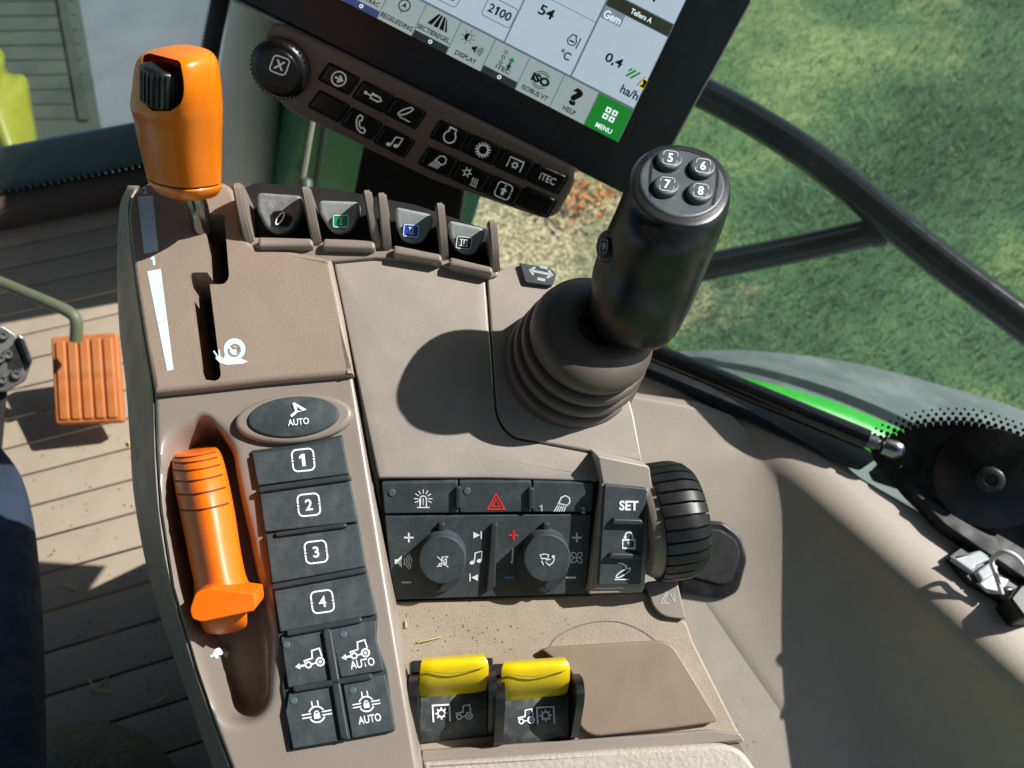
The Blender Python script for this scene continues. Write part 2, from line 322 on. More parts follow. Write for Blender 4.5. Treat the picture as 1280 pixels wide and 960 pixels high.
# ---------------------------------------------------------------- ground outside
GZ = -1.3
def ground_mat():
    m = bpy.data.materials.new('field'); m.use_nodes = True; N = m.node_tree.nodes; L = m.node_tree.links; b = N['Principled BSDF']
    b.inputs['Roughness'].default_value = .95
    g = N.new('ShaderNodeNewGeometry')
    n1 = N.new('ShaderNodeTexNoise'); n1.inputs['Scale'].default_value = .8; n1.inputs['Detail'].default_value = 8; n1.inputs['Roughness'].default_value = .62; L.new(g.outputs['Position'], n1.inputs[0])
    c = N.new('ShaderNodeValToRGB'); L.new(n1.outputs[0], c.inputs[0]); e = c.color_ramp.elements
    e[0].position = .40; e[0].color = lin((50, 84, 54)); e[1].position = .62; e[1].color = lin((134, 150, 96))
    k = e.new(.52); k.color = lin((84, 118, 72))
    n2 = N.new('ShaderNodeTexNoise'); n2.inputs['Scale'].default_value = 85; n2.inputs['Detail'].default_value = 6; L.new(g.outputs['Position'], n2.inputs[0])
    # dry stony track
    s = N.new('ShaderNodeVectorMath'); s.operation = 'DISTANCE'; s.inputs[1].default_value = PATHC; L.new(g.outputs['Position'], s.inputs[0])
    n3 = N.new('ShaderNodeTexNoise'); n3.inputs['Scale'].default_value = 5; n3.inputs['Detail'].default_value = 6; L.new(g.outputs['Position'], n3.inputs[0])
    ad = N.new('ShaderNodeMath'); ad.operation = 'MULTIPLY_ADD'; L.new(n3.outputs[0], ad.inputs[0]); ad.inputs[1].default_value = 1.5; L.new(s.outputs['Value'], ad.inputs[2])
    r = N.new('ShaderNodeMapRange'); L.new(ad.outputs[0], r.inputs[0]); r.inputs[1].default_value = 1.0; r.inputs[2].default_value = 1.6; r.inputs[3].default_value = 1; r.inputs[4].default_value = 0
    c2 = N.new('ShaderNodeValToRGB'); L.new(n2.outputs[0], c2.inputs[0]); q = c2.color_ramp.elements
    q[0].position = .35; q[0].color = lin((118, 104, 70)); q[1].position = .65; q[1].color = lin((212, 198, 158))
    mx = N.new('ShaderNodeMix'); mx.data_type = 'RGBA'; L.new(r.outputs[0], mx.inputs[0]); L.new(c.outputs[0], mx.inputs[6]); L.new(c2.outputs[0], mx.inputs[7])
    v = N.new('ShaderNodeMapRange'); L.new(n2.outputs[0], v.inputs[0]); v.inputs[1].default_value = .3; v.inputs[2].default_value = .7; v.inputs[3].default_value = .65; v.inputs[4].default_value = 1.35
    m2 = N.new('ShaderNodeMix'); m2.data_type = 'RGBA'; m2.blend_type = 'MULTIPLY'; m2.inputs[0].default_value = 1; L.new(mx.outputs[2], m2.inputs[6]); L.new(v.outputs[0], m2.inputs[7])
    L.new(m2.outputs[2], b.inputs['Base Color'])
    bp = N.new('ShaderNodeBump'); bp.inputs['Strength'].default_value = .6; bp.inputs['Distance'].default_value = .02; L.new(n2.outputs[0], bp.inputs['Height']); L.new(bp.outputs[0], b.inputs['Normal'])
    return m
PATHC = tuple(onz(640, 300, GZ))
M['field'] = ground_mat()
gs = 60
struct(mk('ground', [(-gs, -gs, GZ), (gs, -gs, GZ), (gs, gs, GZ), (-gs, gs, GZ)], [(0, 1, 2, 3)], M['field'], fix=False), 'green grassy field outside the cab')
# grass blades over the part of the field that the windows show
NB = 130000
bx = RNG.uniform(.7, 6.5, NB); by = RNG.uniform(.2, 6.5, NB)
dens = .5+.5*np.sin(bx*2.1+np.sin(by*1.7)*1.3)*np.sin(by*2.6+np.cos(bx*1.2))
keep = (RNG.random(NB) < .35+.65*dens) & (np.hypot(bx-PATHC[0], by-PATHC[1]) > RNG.uniform(.3, .9, NB)); bx, by = bx[keep], by[keep]; nb = len(bx)
hh = RNG.uniform(.015, .05, nb); an = RNG.uniform(0, 6.28, nb); ln = RNG.uniform(0, .05, nb); w = RNG.uniform(.0012, .003, nb)
V = np.zeros((nb, 3, 3)); dx, dy = np.cos(an), np.sin(an)
V[:, 0] = np.stack([bx-dy*w, by+dx*w, np.full(nb, GZ)], 1); V[:, 1] = np.stack([bx+dy*w, by-dx*w, np.full(nb, GZ)], 1)
V[:, 2] = np.stack([bx+dx*ln, by+dy*ln, GZ+hh], 1)
me = bpy.data.meshes.new('grass'); me.vertices.add(nb*3); me.loops.add(nb*3); me.polygons.add(nb)
me.vertices.foreach_set('co', V.ravel()); me.loops.foreach_set('vertex_index', np.arange(nb*3)); me.polygons.foreach_set('loop_start', np.arange(nb)*3); me.polygons.foreach_set('loop_total', np.full(nb, 3)); me.update()
M['grass'] = mat('grass_blade', (104, 138, 84), .8, var=.5, vscale=.9)
me.materials.append(M['grass']); go = link(bpy.data.objects.new('grass', me), None, (0, 0, 0)); tag(go, 'short green grass blades on the field outside the glass', 'grass', kind='stuff')

# ---------------------------------------------------------------- cab floor: ribbed mat, each rib its own piece
fl = struct(mk('cab_floor', [(-1.6, -.5, -.012), (.06, -.5, -.012), (.06, 1.37, -.012), (-1.6, 1.37, -.012)], [(0, 1, 2, 3)], M['gap'], fix=False), 'ribbed taupe floor mat of the cab')
bw = .056; rib0 = None; nrib = int(1.86/bw)
for i in range(nrib):
    y = -.5+bw*(i+.5)
    if rib0 is None:
        rib0 = block('floor_rib', (-.77, y, -.006), (.82, 0, 0), (0, bw/2-.0014, 0), (0, 0, .006), M['floor'], fl, bev=.002)
    else:
        o = rib0.copy(); COL.objects.link(o); WL[o] = WL[rib0]+[0, bw*i, 0]; o.parent = fl; o.location = Vector(WL[o]-WL[fl])
block('cab_sill', (-.77, 1.305, .018), (.82, 0, 0), (0, .02, 0), (0, 0, .03), M['sill'], bev=.006); struct(bpy.data.objects['cab_sill'], 'dark brown sill under the front glass')

# ---------------------------------------------------------------- right wall trim: ledge, wall and tray in one moulding
TRP = plane3(onz(930, 560, .288), onz(800, 560, .288), onz(957, 801, .198))   # tray sloping down towards the seat
def trz(p): return TRP.o[2]-((p[0]-TRP.o[0])*TRP.n[0]+(p[1]-TRP.o[1])*TRP.n[1])/TRP.n[2]
rid = [(740, 492, 1.0), (800, 500, 1.0), (860, 508, 1.0), (908, 518, .9), (940, 545, .45), (985, 588, .15), (1040, 640, .05), (1130, 722, 0), (1220, 805, 0), (1330, 905, 0), (1480, 1040, 0)]
RP = spline([np.append(onz(x, y, LZ), r) for x, y, r in rid], 90); tan = np.gradient(RP[:, :3], axis=0)
gl0, gl1 = onz(818, 462, LZ), onz(1280, 735, LZ); gn0 = unit(np.array([-(gl1-gl0)[1], (gl1-gl0)[0], 0.0])); G = []
for p, t in zip(RP, tan):
    t = unit(t); d = np.array([t[1], -t[0], 0.0]);  d = d if d @ (np.array([.05, .05, 0])-p[:3]*[1, 1, 0]) > 0 else -d
    run = .016; k3 = 0; q = p[:3]; o = []
    den = d[0]*gn0[0]+d[1]*gn0[1]; so = max(-.14, min(-.05, ((gl0-q) @ gn0)/den-.012 if abs(den) > .05 else -.1))
    for s, z in ((so, .004), (so*.6, .004), (-.03, .004), (-.012, .002), (0, -.006)): o.append(q+d*s+[0, 0, z])
    for s in np.linspace(.06, 1, 12):
        w = q+d*(.004+.13*s**1.9); zt = trz(w); w[2] = zt+.0012+max(LZ-.008-zt-.0012, .0)*(1-s)**1.9; o.append(w)
    o.append(q+d*.136+[0, 0, trz(q+d*.136)-LZ-.004])
    G.append(o)
G = np.array(G); nr, nc = G.shape[:2]
tw = mk('cab_wall_right', G.reshape(-1, 3), grid_faces(nr, nc), M['trim'], None, 60, fix=False); struct(tw, 'beige moulded side wall with ledge and storage tray')
tw.data.update(); p0 = tw.data.polygons[3]
if p0.normal.z < 0: tw.data.flip_normals()
m = tw.modifiers.new('sub', 'SUBSURF'); m.levels = m.render_levels = 1

struct(slab('side_tray', TRP, [(640, 455), (800, 492), (870, 502), (915, 520), (945, 548), (1010, 640), (1090, 740), (1190, 880), (1300, 1060), (1330, 1200), (520, 1200), (560, 800)], -.02, 0, M['tray'], None, bev=0), 'beige grained tray between the console and the side wall')
# ---------------------------------------------------------------- side glass with black printed edge
g0, g1 = onz(818, 462, LZ+.004), onz(1280, 735, LZ+.004); gd = unit((g1-g0)*[1, 1, 0]); go_ = np.array([-gd[1], gd[0], 0.0])
if go_ @ g0 < 0: go_ = -go_
gup = unit(np.array([0, 0, 1.0])+go_*1.0); GP = Plane(g0+go_*.012, np.cross(gd, gup))
if GP.n @ (CAM-GP.o) < 0: GP = Plane(GP.o, -GP.n)
sw = thing('side_window', 'dusty curved side window with black dotted border beside the ledge', 'window', (g0+g1)/2)
a, b = g0-gd*.42+go_*.012, g1+gd*.5+go_*.012
mk('pane', [a, b, b+gup*1.0, a+gup*1.0], [(0, 1, 2, 3)], M['glass'], sw, fix=False)
# black border: solid lower corner and rows of dots
top = [(1088, 562), (1105, 553), (1125, 543), (1150, 535), (1185, 531), (1220, 533), (1250, 542), (1285, 556), (1340, 590)]
o3 = [(1600, 900), (1340, 760), (1200, 690), (1130, 622), (1092, 575)]
slab('printed_border', GP, np.array([*spline(np.array(top, float), 40), *np.array(o3, float)]), -.0006, .0008, M['frit'], sw, bev=0)
V, F = [], []
ts = spline(np.array(top, float), 400); ds = np.r_[0, np.cumsum(np.linalg.norm(np.diff(ts, axis=0), axis=1))]
for row, (off, r, stp) in enumerate(((-1.5, 4.6, 9.5), (-7.5, 3.3, 9.5), (-14, 2.4, 9.5), (-20, 1.7, 9.5))):
    for s in np.arange(4+(row % 2)*4.75, ds[-1]-60, stp):
        i = np.searchsorted(ds, s); p = ts[i]; t = unit(ts[min(i+4, 399)]-ts[i-4]); nn = np.array([-t[1], t[0]]); nn = nn if nn[1] > 0 else -nn
        c = p+nn*off; o = len(V); V += [GP.at(x, y, .0008) for x, y in ell(c[0], c[1], r, r, n=8)]; F.append(tuple(range(o, o+8)))
dp = mk('printed_dots', V, F, M['frit'], sw, 180, fix=False); dp['kind'] = 'stuff'
# round hinge plate with bolt on the glass
M['dullbolt'] = mat('dull_bolt', (60, 62, 62), .5, metal=.6)
hb = GP.at(1237, 598, .002)
lathe('hinge_washer', hb, GP.n, [(0, .048), (.003, .048), (.004, .046), (.004, .0)], M['frit'], sw)
lathe('hinge_bolt', hb+GP.n*.004, GP.n, [(0, .012), (.005, .012), (.007, .010), (.007, .006), (.005, .005), (.005, 0)], M['dullbolt'], sw, n=20)

# ---------------------------------------------------------------- gas strut along the glass
st = thing('gas_strut', 'black gas strut with steel ball joint lying along the side window', 'strut', onz(1000, 520, LZ))
a, b = onz(760, 417, LZ+.031), onz(1084, 550, LZ+.031)
tube('cylinder', [a, a*.02+b*.98, b], [.0108, .0108, .0106], M['tubeb'], st, n=24)
e = onz(1112, 560, LZ+.031); tube('rod_end', [b, b*.6+e*.4, b*.55+e*.45, e], [.007, .008, .006, .006], M['metal'], st, n=16)
c = onz(1116, 561, LZ+.032); lathe('ball_socket', c-unit(e-b)*.012, e-b, [(0, .006), (.002, .010), (.012, .011), (.018, .010), (.023, .006), (.025, 0)], M['chrome'], st, n=20)
c2 = onz(1112, 578, LZ+.012); tube('ball_stud', [c, c2, onz(1098, 598, LZ+.004)], [.005, .008, .01], M['black'], st); lathe('stud_nut', onz(1122, 583, LZ+.02), SUND, [(-.008, .002), (-.004, .008), (.004, .008), (.008, .003)], M['chrome'], st, n=12)
tag(slab('guard_plate', LP, rr([(735, 410), (830, 452), (960, 500), (1062, 546), (1098, 571), (1076, 586), (1060, 582), (950, 532), (840, 482), (730, 440)], 3), .004, .0075, M['black'], None, bev=1.5), 'flat blue black plate under the gas strut on the ledge', 'plate')
tag(slab('hinge_bracket', LP, rr([(1135, 585), (1290, 668), (1420, 760), (1400, 800), (1270, 716), (1180, 655), (1128, 600)], 5), .004, .02, M['blackm'], None, bev=2), 'black hinge bracket on the ledge below the dark glass corner', 'bracket')
tag(slab('hinge_socket', LP, rr([(1086, 588), (1140, 585), (1148, 610), (1122, 610), (1092, 600)], 4), .004, .0065, M['dark'], None, bev=0), 'dark recessed socket in the ledge under the strut ball joint', 'socket')

# ---------------------------------------------------------------- rear mudguard seen through the side glass
mg = thing('mudguard', 'dusty grey mudguard with bright green stripe outside the side window', 'mudguard', P3(1060, 500, 1.2))
cols = [(760, 452), (850, 442), (940, 441), (1060, 455), (1180, 485), (1290, 520), (1430, 590)]
low = [(800, 520), (880, 530), (960, 560), (1080, 610), (1180, 660), (1290, 730), (1430, 800)]
rows = []
for f, dz in ((0, 1.42), (.06, 1.36), (.25, 1.24), (.55, 1.12), (1.0, 1.04)):
    rows.append([P3(a[0]*(1-f)+b[0]*f, a[1]*(1-f)+b[1]*f, dz) for a, b in zip(cols, low)])
mo = patch('shell', [[p+[0, 0, -.12] + RGT*0 for p in [P3(a[0], a[1]+2, 1.46) for a in cols]]]+rows, M['fender'], mg, nr=30, nc=40, thick=.01)
def mgp(x, y): return P3(x, y, 1.0)
patch('stripe', [[P3(x, y, 1.02) for x, y in ((890, 464), (949, 476), (1000, 489), (1056, 507), (1130, 538))], [P3(x, y, .99) for x, y in ((880, 470), (930, 497), (985, 520), (1045, 548), (1140, 590))]], M['gbright'], mg, nr=4, nc=20, thick=.006)

# ---------------------------------------------------------------- black handrail outside the glass
hr = thing('handrail', 'thick black bent handrail tube with side branch outside the window', 'handrail', P3(1050, 220, 1.2))
tube('rail', [P3(740, 50, 1.28), P3(880, 117, 1.24), P3(945, 152, 1.22), P3(1005, 190, 1.2), P3(1060, 232, 1.18), P3(1170, 322, 1.14), P3(1290, 412, 1.1), P3(1420, 510, 1.06)], .0245, M['tubeb'], hr, n=28, m=50)
tube('branch', [P3(800, 352, 1.26), P3(900, 330, 1.24), P3(1000, 310, 1.22), P3(1098, 288, 1.19)], .0225, M['tubeb'], hr, n=24, m=16)
lathe('weld_collar', P3(1086, 291, 1.192), P3(1098, 288, 1.19)-P3(1000, 310, 1.22), [(0, .0225), (.004, .025), (.012, .026), (.02, .026)], M['tubeb'], hr, n=24)

# ---------------------------------------------------------------- front: windscreen, pillar, seal, things beyond
WSY = 1.325
def onw(x, y, Y=WSY): r = ray(x, y); return CAM + r*(Y/r[1])
ws = thing('windscreen', 'dusty front windscreen pane reaching down to the floor', 'window', (-.6, WSY, .05))
mk('pane', [(-1.6, WSY, -.02), (.02, WSY, -.02), (.02, WSY+.1, 1.5), (-1.6, WSY+.1, 1.5)], [(0, 1, 2, 3)], M['wglass'], ws, fix=False)
block('lower_band', (-.8, WSY+.016, .085), (.8, 0, 0), (0, .002, 0), (0, 0, .045), mat('blue_grey_band', (140, 168, 184), .35), ws)
V, F = [], []
for k in range(130):                                            # pinked lower rubber edge
    x = -1.59+k*.012; o = len(V); V += [(x, WSY-.004, .05), (x+.012, WSY-.004, .05), (x+.006, WSY-.004, .062), (x, WSY-.004, .0), (x+.012, WSY-.004, .0)]; F += [(o, o+1, o+2), (o+3, o+4, o+1, o)]
mk('pinked_seal', V, F, M['seal'], ws, 180, fix=False)
pil = thing('cab_pillar', 'beige cab corner pillar with black rubber seal beside the windscreen', 'pillar', P3(310, 240, 1.32))
loft('casing', [(345, -120, 1.16, 36, 0, .03, 0, -14, .05), (326, 0, 1.2, 36, 0, .03, 0, -14, .05), (312, 120, 1.25, 40, 0, .03, 0, -14, .05), (304, 215, 1.29, 46, 0, .03, 0, -14, .05), (298, 300, 1.33, 52, 0, .03, 0, -14, .05), (290, 420, 1.4, 58, 0, .03, 0, -14, .05)], M['pillar'], pil, p=2.8)
sp = spline([P3(288, -60, 1.2), P3(276, 0, 1.22), P3(264, 60, 1.26), P3(254, 130, 1.3), P3(246, 240, 1.36)], 60)
tube('seal', sp, .014, M['seal'], pil, n=10)
V, F = [], []
for k in range(58):
    o = len(V); d = unit(sp[k+1]-sp[k]); s = unit(np.cross(d, FWD)); s = s if s @ RGT < 0 else -s
    V += [sp[k]+s*.012, sp[k+1]+s*.012, (sp[k]+sp[k+1])/2+s*.021]; F.append((o, o+1, o+2))
mk('seal_teeth', V, F, M['seal'], pil, 180, fix=False)
gf = thing('green_body_frame', 'dark green painted frame post behind the key panel bracket', 'frame', P3(400, 240, 1.4))
slab('post', Plane((0, 1.02, 0), (0, -1, 0)), rr([(470, -120), (560, -420), (720, -420), (660, 60), (575, 330), (322, 330), (385, 140)], 4), -.3, 0, M['gpaint'], gf, bev=2)  # hidden upper part extended to shade the far floor
slab('edge_strip', Plane((0, 1.016, 0), (0, -1, 0)), [(396, 115), (400, 118), (364, 330), (358, 330)], -.005, .002, M['pillar'], gf, bev=1)
slab('edge_strip', Plane((0, 1.016, 0), (0, -1, 0)), [(410, 118), (415, 120), (384, 330), (378, 330)], -.005, .001, M['hood'], gf, bev=1)
lathe('latch_pin', P3(383, 236, 1.2), UPV, [(0, .010), (.012, .010), (.016, .006), (.017, 0)], M['hood'], gf, n=16)
# beyond the windscreen: panel and guard stand in for blurred machinery and reflections
fw = thing('front_wheel_guard', 'yellow curved wheel guard outside the windscreen', 'wheel guard', P3(10, 140, 2.0))
patch('guard', [[P3(x, y, 2.1) for x, y in ((-90, 20), (-40, 40), (2, 62), (10, 90), (32, 96), (40, 130), (48, 185), (38, 206))], [P3(x, y, 1.95) for x, y in ((-100, 60), (-60, 80), (-25, 110), (-15, 130), (-8, 150), (4, 175), (16, 200), (28, 208))], [P3(x, y, 2.1) for x, y in ((-120, 100), (-100, 120), (-60, 150), (-40, 170), (-30, 185), (-15, 200), (-5, 212), (20, 212))]], M['rim'], fw, nr=14, nc=30, thick=.02)
lathe('tyre', P3(-40, 215, 2.35), (1, .15, 0), [(-.12, .18), (-.12, .34), (-.08, .38), (.08, .38), (.12, .34), (.12, .18)], M['tyre'], fw, n=36)
hd = thing('engine_side_panel', 'dark green louvred engine panel outside the windscreen', 'panel', P3(60, 100, 2.6))
HP = Plane(P3(60, 100, 2.6), unit(-ray(60, 100)+np.array([.3, 0, 0])))
M['louvre'] = mat('dark_louvre', (50, 60, 52), .5)
slab('panel', HP, [(-300, -260), (60, -260), (98, -10), (128, 165), (140, 300), (-300, 300)], -.1, 0, M['hood'], hd, bev=2)
for k in range(9):
    slab('louvre', HP, [(-290, 4+k*18.5), (92+k*2.6, -2+k*18.5), (92+k*2.6, 0+k*18.5), (-290, 6.5+k*18.5)], 0, .003, M['louvre'], hd, bev=0)  # lines painted for the floor's reflection in the glass
slab('brace', HP, [(64, -40), (78, -40), (112, 150), (98, 150)], 0, .01, M['louvre'], hd, bev=1)
struct(mk('yard', [(-6, 1.9, GZ+.01), (.05, 1.9, GZ+.01), (-.3, 12, GZ+.01), (-6, 12, GZ+.01)], [(0, 1, 2, 3)], M['concrete'], fix=False), 'pale grey concrete yard ahead of the tractor')

# roof of the cab overhead (out of frame; it keeps the zenith sky off the console)
block('cab_roof', (-.42, .0, 1.64), (1.2, 0, 0), (0, 1.5, 0), (0, 0, .04), M['sill']); struct(bpy.data.objects['cab_roof'], 'cab roof lining above the console')

wl = thing('autumn_weed', 'small orange leaved weed growing on the field beyond the display', 'weed', onz(738, 240, GZ))
V, F = [], []; c = onz(738, 238, GZ+.08)
for k in range(260):
    p = c+RNG.normal(0, [.09, .09, .05]); n = unit(RNG.normal(0, 1, 3)+[0, 0, .6]); u, v = frame(n); s = RNG.uniform(.008, .02); o = len(V)
    V += [p-u*s, p-v*s*.5, p+u*s, p+v*s*.5]; F.append((o, o+1, o+2, o+3))
mk('leaves', V, F, mat('orange_leaf', (214, 128, 40), .7, var=.35, vscale=12), wl, 180, fix=False)
tube('stem', [onz(738, 240, GZ), c], .004, M['olive'], wl, n=6)
ONE = [('p', [(-.12, -.5), (.16, -.5), (.16, .5), (-.06, .5), (-.32, .3), (-.32, .1), (-.12, .2)])]
# ================================================================ armrest console
con = thing('armrest_console', 'taupe plastic armrest console carrying levers, buttons and switches', 'console', K.at(480, 600, -.12))
# under-body
shell = slab('side_shell', K, rr([(164, 250), (172, 372), (186, 490), (196, 660), (240, 850), (286, 965), (316, 1050), (545, 1050), (500, 800), (476, 604), (808, 612), (797, 525), (770, 440), (690, 350), (610, 336), (420, 318), (306, 306), (290, 250), (270, 228), (175, 232)], [12, 4, 4, 4, 4, 4, 4, 4, 4, 4, 4, 4, 8, 8, 4, 4, 4, 4, 8, 10]), -.12, -.0065, M['body'], con, bev=4, bottom=True)
slab('deck_shell', D, [(478, 745), (812, 735), (866, 800), (942, 960), (960, 1060), (540, 1060)], -.09, -.003, M['body'], con, bev=2, bottom=True)
V = [(x, y, z) for x in (-.06, .09) for y, z in ((.60, .0), (.45, .54), (.02, .46), (-.05, .0))]
mk('pedestal', V, [(0, 1, 2, 3), (4, 7, 6, 5), (0, 4, 5, 1), (1, 5, 6, 2), (2, 6, 7, 3), (3, 7, 4, 0)], M['blackm'], con)  # unseen support, front slope shaped to cast the floor shadow
# gear panel with the slot cut through
gp = slab('gear_panel', K, rr([(158, 264), (164, 240), (186, 225), (262, 222), (290, 230), (300, 262), (304, 292), (318, 308), (362, 312), (414, 323), (428, 390), (441, 463), (442, 467), (330, 477), (258, 485), (192, 492), (181, 432), (167, 345)], [14, 12, 10, 6, 14, 5, 5, 8, 4, 2, 4, 3, 2, 4, 4, 4, 4, 4], 6), -.06, .006, M['brown'], con, bev=7, seg=5)
c1 = slab('c', K, rr([(221, 316), (246, 316), (247, 334), (261, 452), (254, 458), (236, 455), (231, 440), (217, 330)], [6, 2, 2, 6, 6, 6, 6, 6]), -.04, .03, M['dark'], None, bev=0, bottom=True)
c2 = slab('c', K, rr([(240, 240), (266, 240), (272, 322), (266, 331), (244, 331)], [4, 4, 6, 6, 1]), -.04, .0305, M['dark'], None, bev=0, bottom=True)
cut(gp, c1, c2)
c1 = slab('c', K, [(205, 236), (290, 236), (290, 468), (212, 468)], -.05, .03, M['dark'], None, bev=0, bottom=True); cut(shell, c1)
c1 = slab('c', K, [(178, 498), (440, 478), (500, 800), (536, 1044), (300, 1044), (200, 740)], -.08, .03, M['body'], None, bev=0, bottom=True); cut(shell, c1)
slab('slot_floor', K, [(205, 235), (290, 235), (290, 470), (205, 470)], -.034, -.03, M['dark'], con, bev=0)
GPK = .0062
draw('range_wedge', K, 0, 0, 1, 0, [('p', [(x, -y) for x, y in ((172, 246), (191, 244), (198, 314), (180, 317))])], M['wedge'], con, GPK)
draw('range_wedge', K, 0, 0, 1, 0, [('p', [(x, -y) for x, y in ((184, 339), (201, 336), (217, 462), (209, 464))])], M['wedge'], con, GPK)
draw('numeral', K, 192, 326, 11, -6, ONE, M['wedge'], con, GPK)
draw('numeral', K, 181, 238, 1, -6, [('t', '2', 0, 0, 9, .03)], M['wedge'], con, GPK)
sn = [('p', np.vstack([arc(.22, .12, .7, -58, 205, 24), [(-.5, -.42), (-.82, -.22), (-.98, -.22), (-1.02, -.42), (-.75, -.72), (-.3, -.86), (.7, -.84), (1.05, -.72), (.6, -.5)]])), ('l', [(-.88, -.3), (-1.12, .08)], .1), ('l', [(-.75, -.28), (-.78, .14)], .1)]
draw('snail_symbol', K, 289, 439, 19.5, -3, sn, M['wedge'], con, GPK)
draw('snail_whorl', K, 289, 439, 19.5, -3, [('l', np.vstack([arc(.22, .06, .36, -200, 120, 16), arc(.28, .04, .17, 120, -60, 8)]), .1)], M['brown'], con, GPK+.0003)
# button column bezel: one moulding with the deep throttle trough sunk into it
def bez(v):                                                     # left / right edge in the picture at row v
    y = 466+v*600; yl = y+26*(1-v); return np.array([np.interp(yl, [490, 560, 636, 733, 836, 905, 960, 1080], [191, 193, 198, 213, 243, 267, 288, 330]), yl]), np.array([442.5+(y-466)*.165, y])
NXB, NYB = 110, 150; V = []
pth = spline(np.array([(252, 540), (247, 592), (257, 680), (279, 780), (296, 864)], float), 60); wid = np.interp(np.linspace(0, 1, 60), [0, .18, .5, .8, 1], [15, 36, 46, 46, 32])
for j in range(NYB):
    l, r = bez(j/(NYB-1))
    for i in range(NXB):
        s = i/(NXB-1); p = l*(1-s)+r*s; dd = np.hypot(*(pth-p).T); k = np.argmin(dd-wid*.6); q = (dd/wid)[k] if True else 0
        q = np.min(dd/wid); f = 1/(1+math.exp((q-1.02)*10)); le = min(1, max(0, (p[0]-l[0]-5)/12)); le = le*le*(3-2*le); h = -.038*f*le
        ed = min(i, NXB-1-i)/3.0; h -= .003*max(0, 1-ed)**2
        V.append(K.at(p[0], p[1], -.0005)+KN*h)
V = np.array(V).reshape(NYB, NXB, 3); sk = V[:, :1]-KN*.012; sk2 = V[:, -1:]-KN*.07; V = np.concatenate([sk, V, sk2], 1)
bezel = mk('button_bezel', V.reshape(-1, 3), grid_faces(NYB, NXB+2), M['bezel'], con, 50, fix=False); bezel.data.update()
if bezel.data.polygons[NXB//2].normal.z < 0: bezel.data.flip_normals()
tu = [('p', np.vstack([arc(0, -.1, .8, 0, 180, 14, .6), [(-1.1, -.15), (-1.2, -.4), (-.7, -.35), (-.65, -.6), (-.35, -.6), (-.3, -.35), (.3, -.35), (.35, -.6), (.65, -.6), (.7, -.3), (1.1, -.2)]]))]
from mathutils.bvhtree import BVHTree
bvh = BVHTree.FromPolygons([tuple(v) for v in V.reshape(-1, 3)], grid_faces(NYB, NXB+2))
ol = rr([(276+12*(x*.99+y*-.14), 815+12*(x*-.14-y*.99)) for x, y in tu[0][1]], .1); W = []
for x, y in ol:
    loc, nr_, _, _ = bvh.ray_cast(Vector(CAM), Vector(ray(x, y)).normalized()); W.append(np.array(loc)-unit(ray(x, y))*.0016)
mk('turtle_symbol', W, [tuple(t) for t in tessellate_polygon([[Vector((x, y, 0)) for x, y in ol]])], M['wedge'], con, 180)
# outer flank that falls away towards the floor
edge = [(170, 235), (161, 262), (169, 345), (182, 432)]+[bez(t)[0] for t in np.linspace(0, 1, 9)]
eo = [(160, 232), (149, 262), (147, 340), (150, 412), (158, 480), (163, 548), (168, 620), (182, 700), (204, 780), (230, 855), (254, 925), (280, 1000), (304, 1090)]
patch('outer_flank', [[K.at(e[0]+1, e[1], -.003) for e in edge], [K.at(e[0]-2, e[1], -.0045) for e in edge], [K.at(e[0]*.6+o[0]*.4, e[1]*.6+o[1]*.4, -.02) for e, o in zip(edge, eo)], [K.at(o[0], o[1], -.05) for o in eo], [K.at(o[0]+3, o[1], -.07) for o in eo], [K.at(o[0]+12, o[1], -.12) for o in eo]], M['bezel'], con, nr=24, nc=60, thick=.002)
# covers either side of the seam
slab('top_cover', K, rr([(416.5, 325), (470, 320), (540, 326), (606, 345), (612, 430), (618, 515), (626, 534), (640, 548), (720, 563), (805, 580), (811, 608), (748, 599), (745, 601), (610, 597), (473, 597), (446, 470)], [3, 10, 10, 4, 4, 14, 10, 10, 4, 4, 3, 2, 2, 4, 3, 6]), -.02, .0015, M['cover'], con, bev=2.5, dome=.0009, ctr=(545, 562))
slab('joystick_plate', K, rr([(609, 345), (648, 328), (690, 352), (770, 440), (793, 520), (803, 577), (722, 561), (642, 546), (628, 532), (621, 515), (615, 430)], [3, 8, 8, 14, 8, 3, 4, 10, 10, 14, 4]), -.02, .0015, M['cover'], con, bev=2.5)
slab('button_label', K, rr([(649, 328), (690, 336), (696, 343), (690, 357), (657, 353)], 3), .0, .0045, M['pad'], con, bev=1)
draw('label_symbol', K, 676, 342, 14, 12, [('l', [(-1, .1), (1, .1)], .22), ('l', [(-.6, .45), (-1, .1), (-.6, -.25)], .2), ('l', [(.6, .45), (1, .1), (.6, -.25)], .2), ('l', [(-.2, -.5), (.5, -.5)], .25), ('l', [(-.2, .6), (.5, .6)], .25)], M['gprint'], con, .0048)
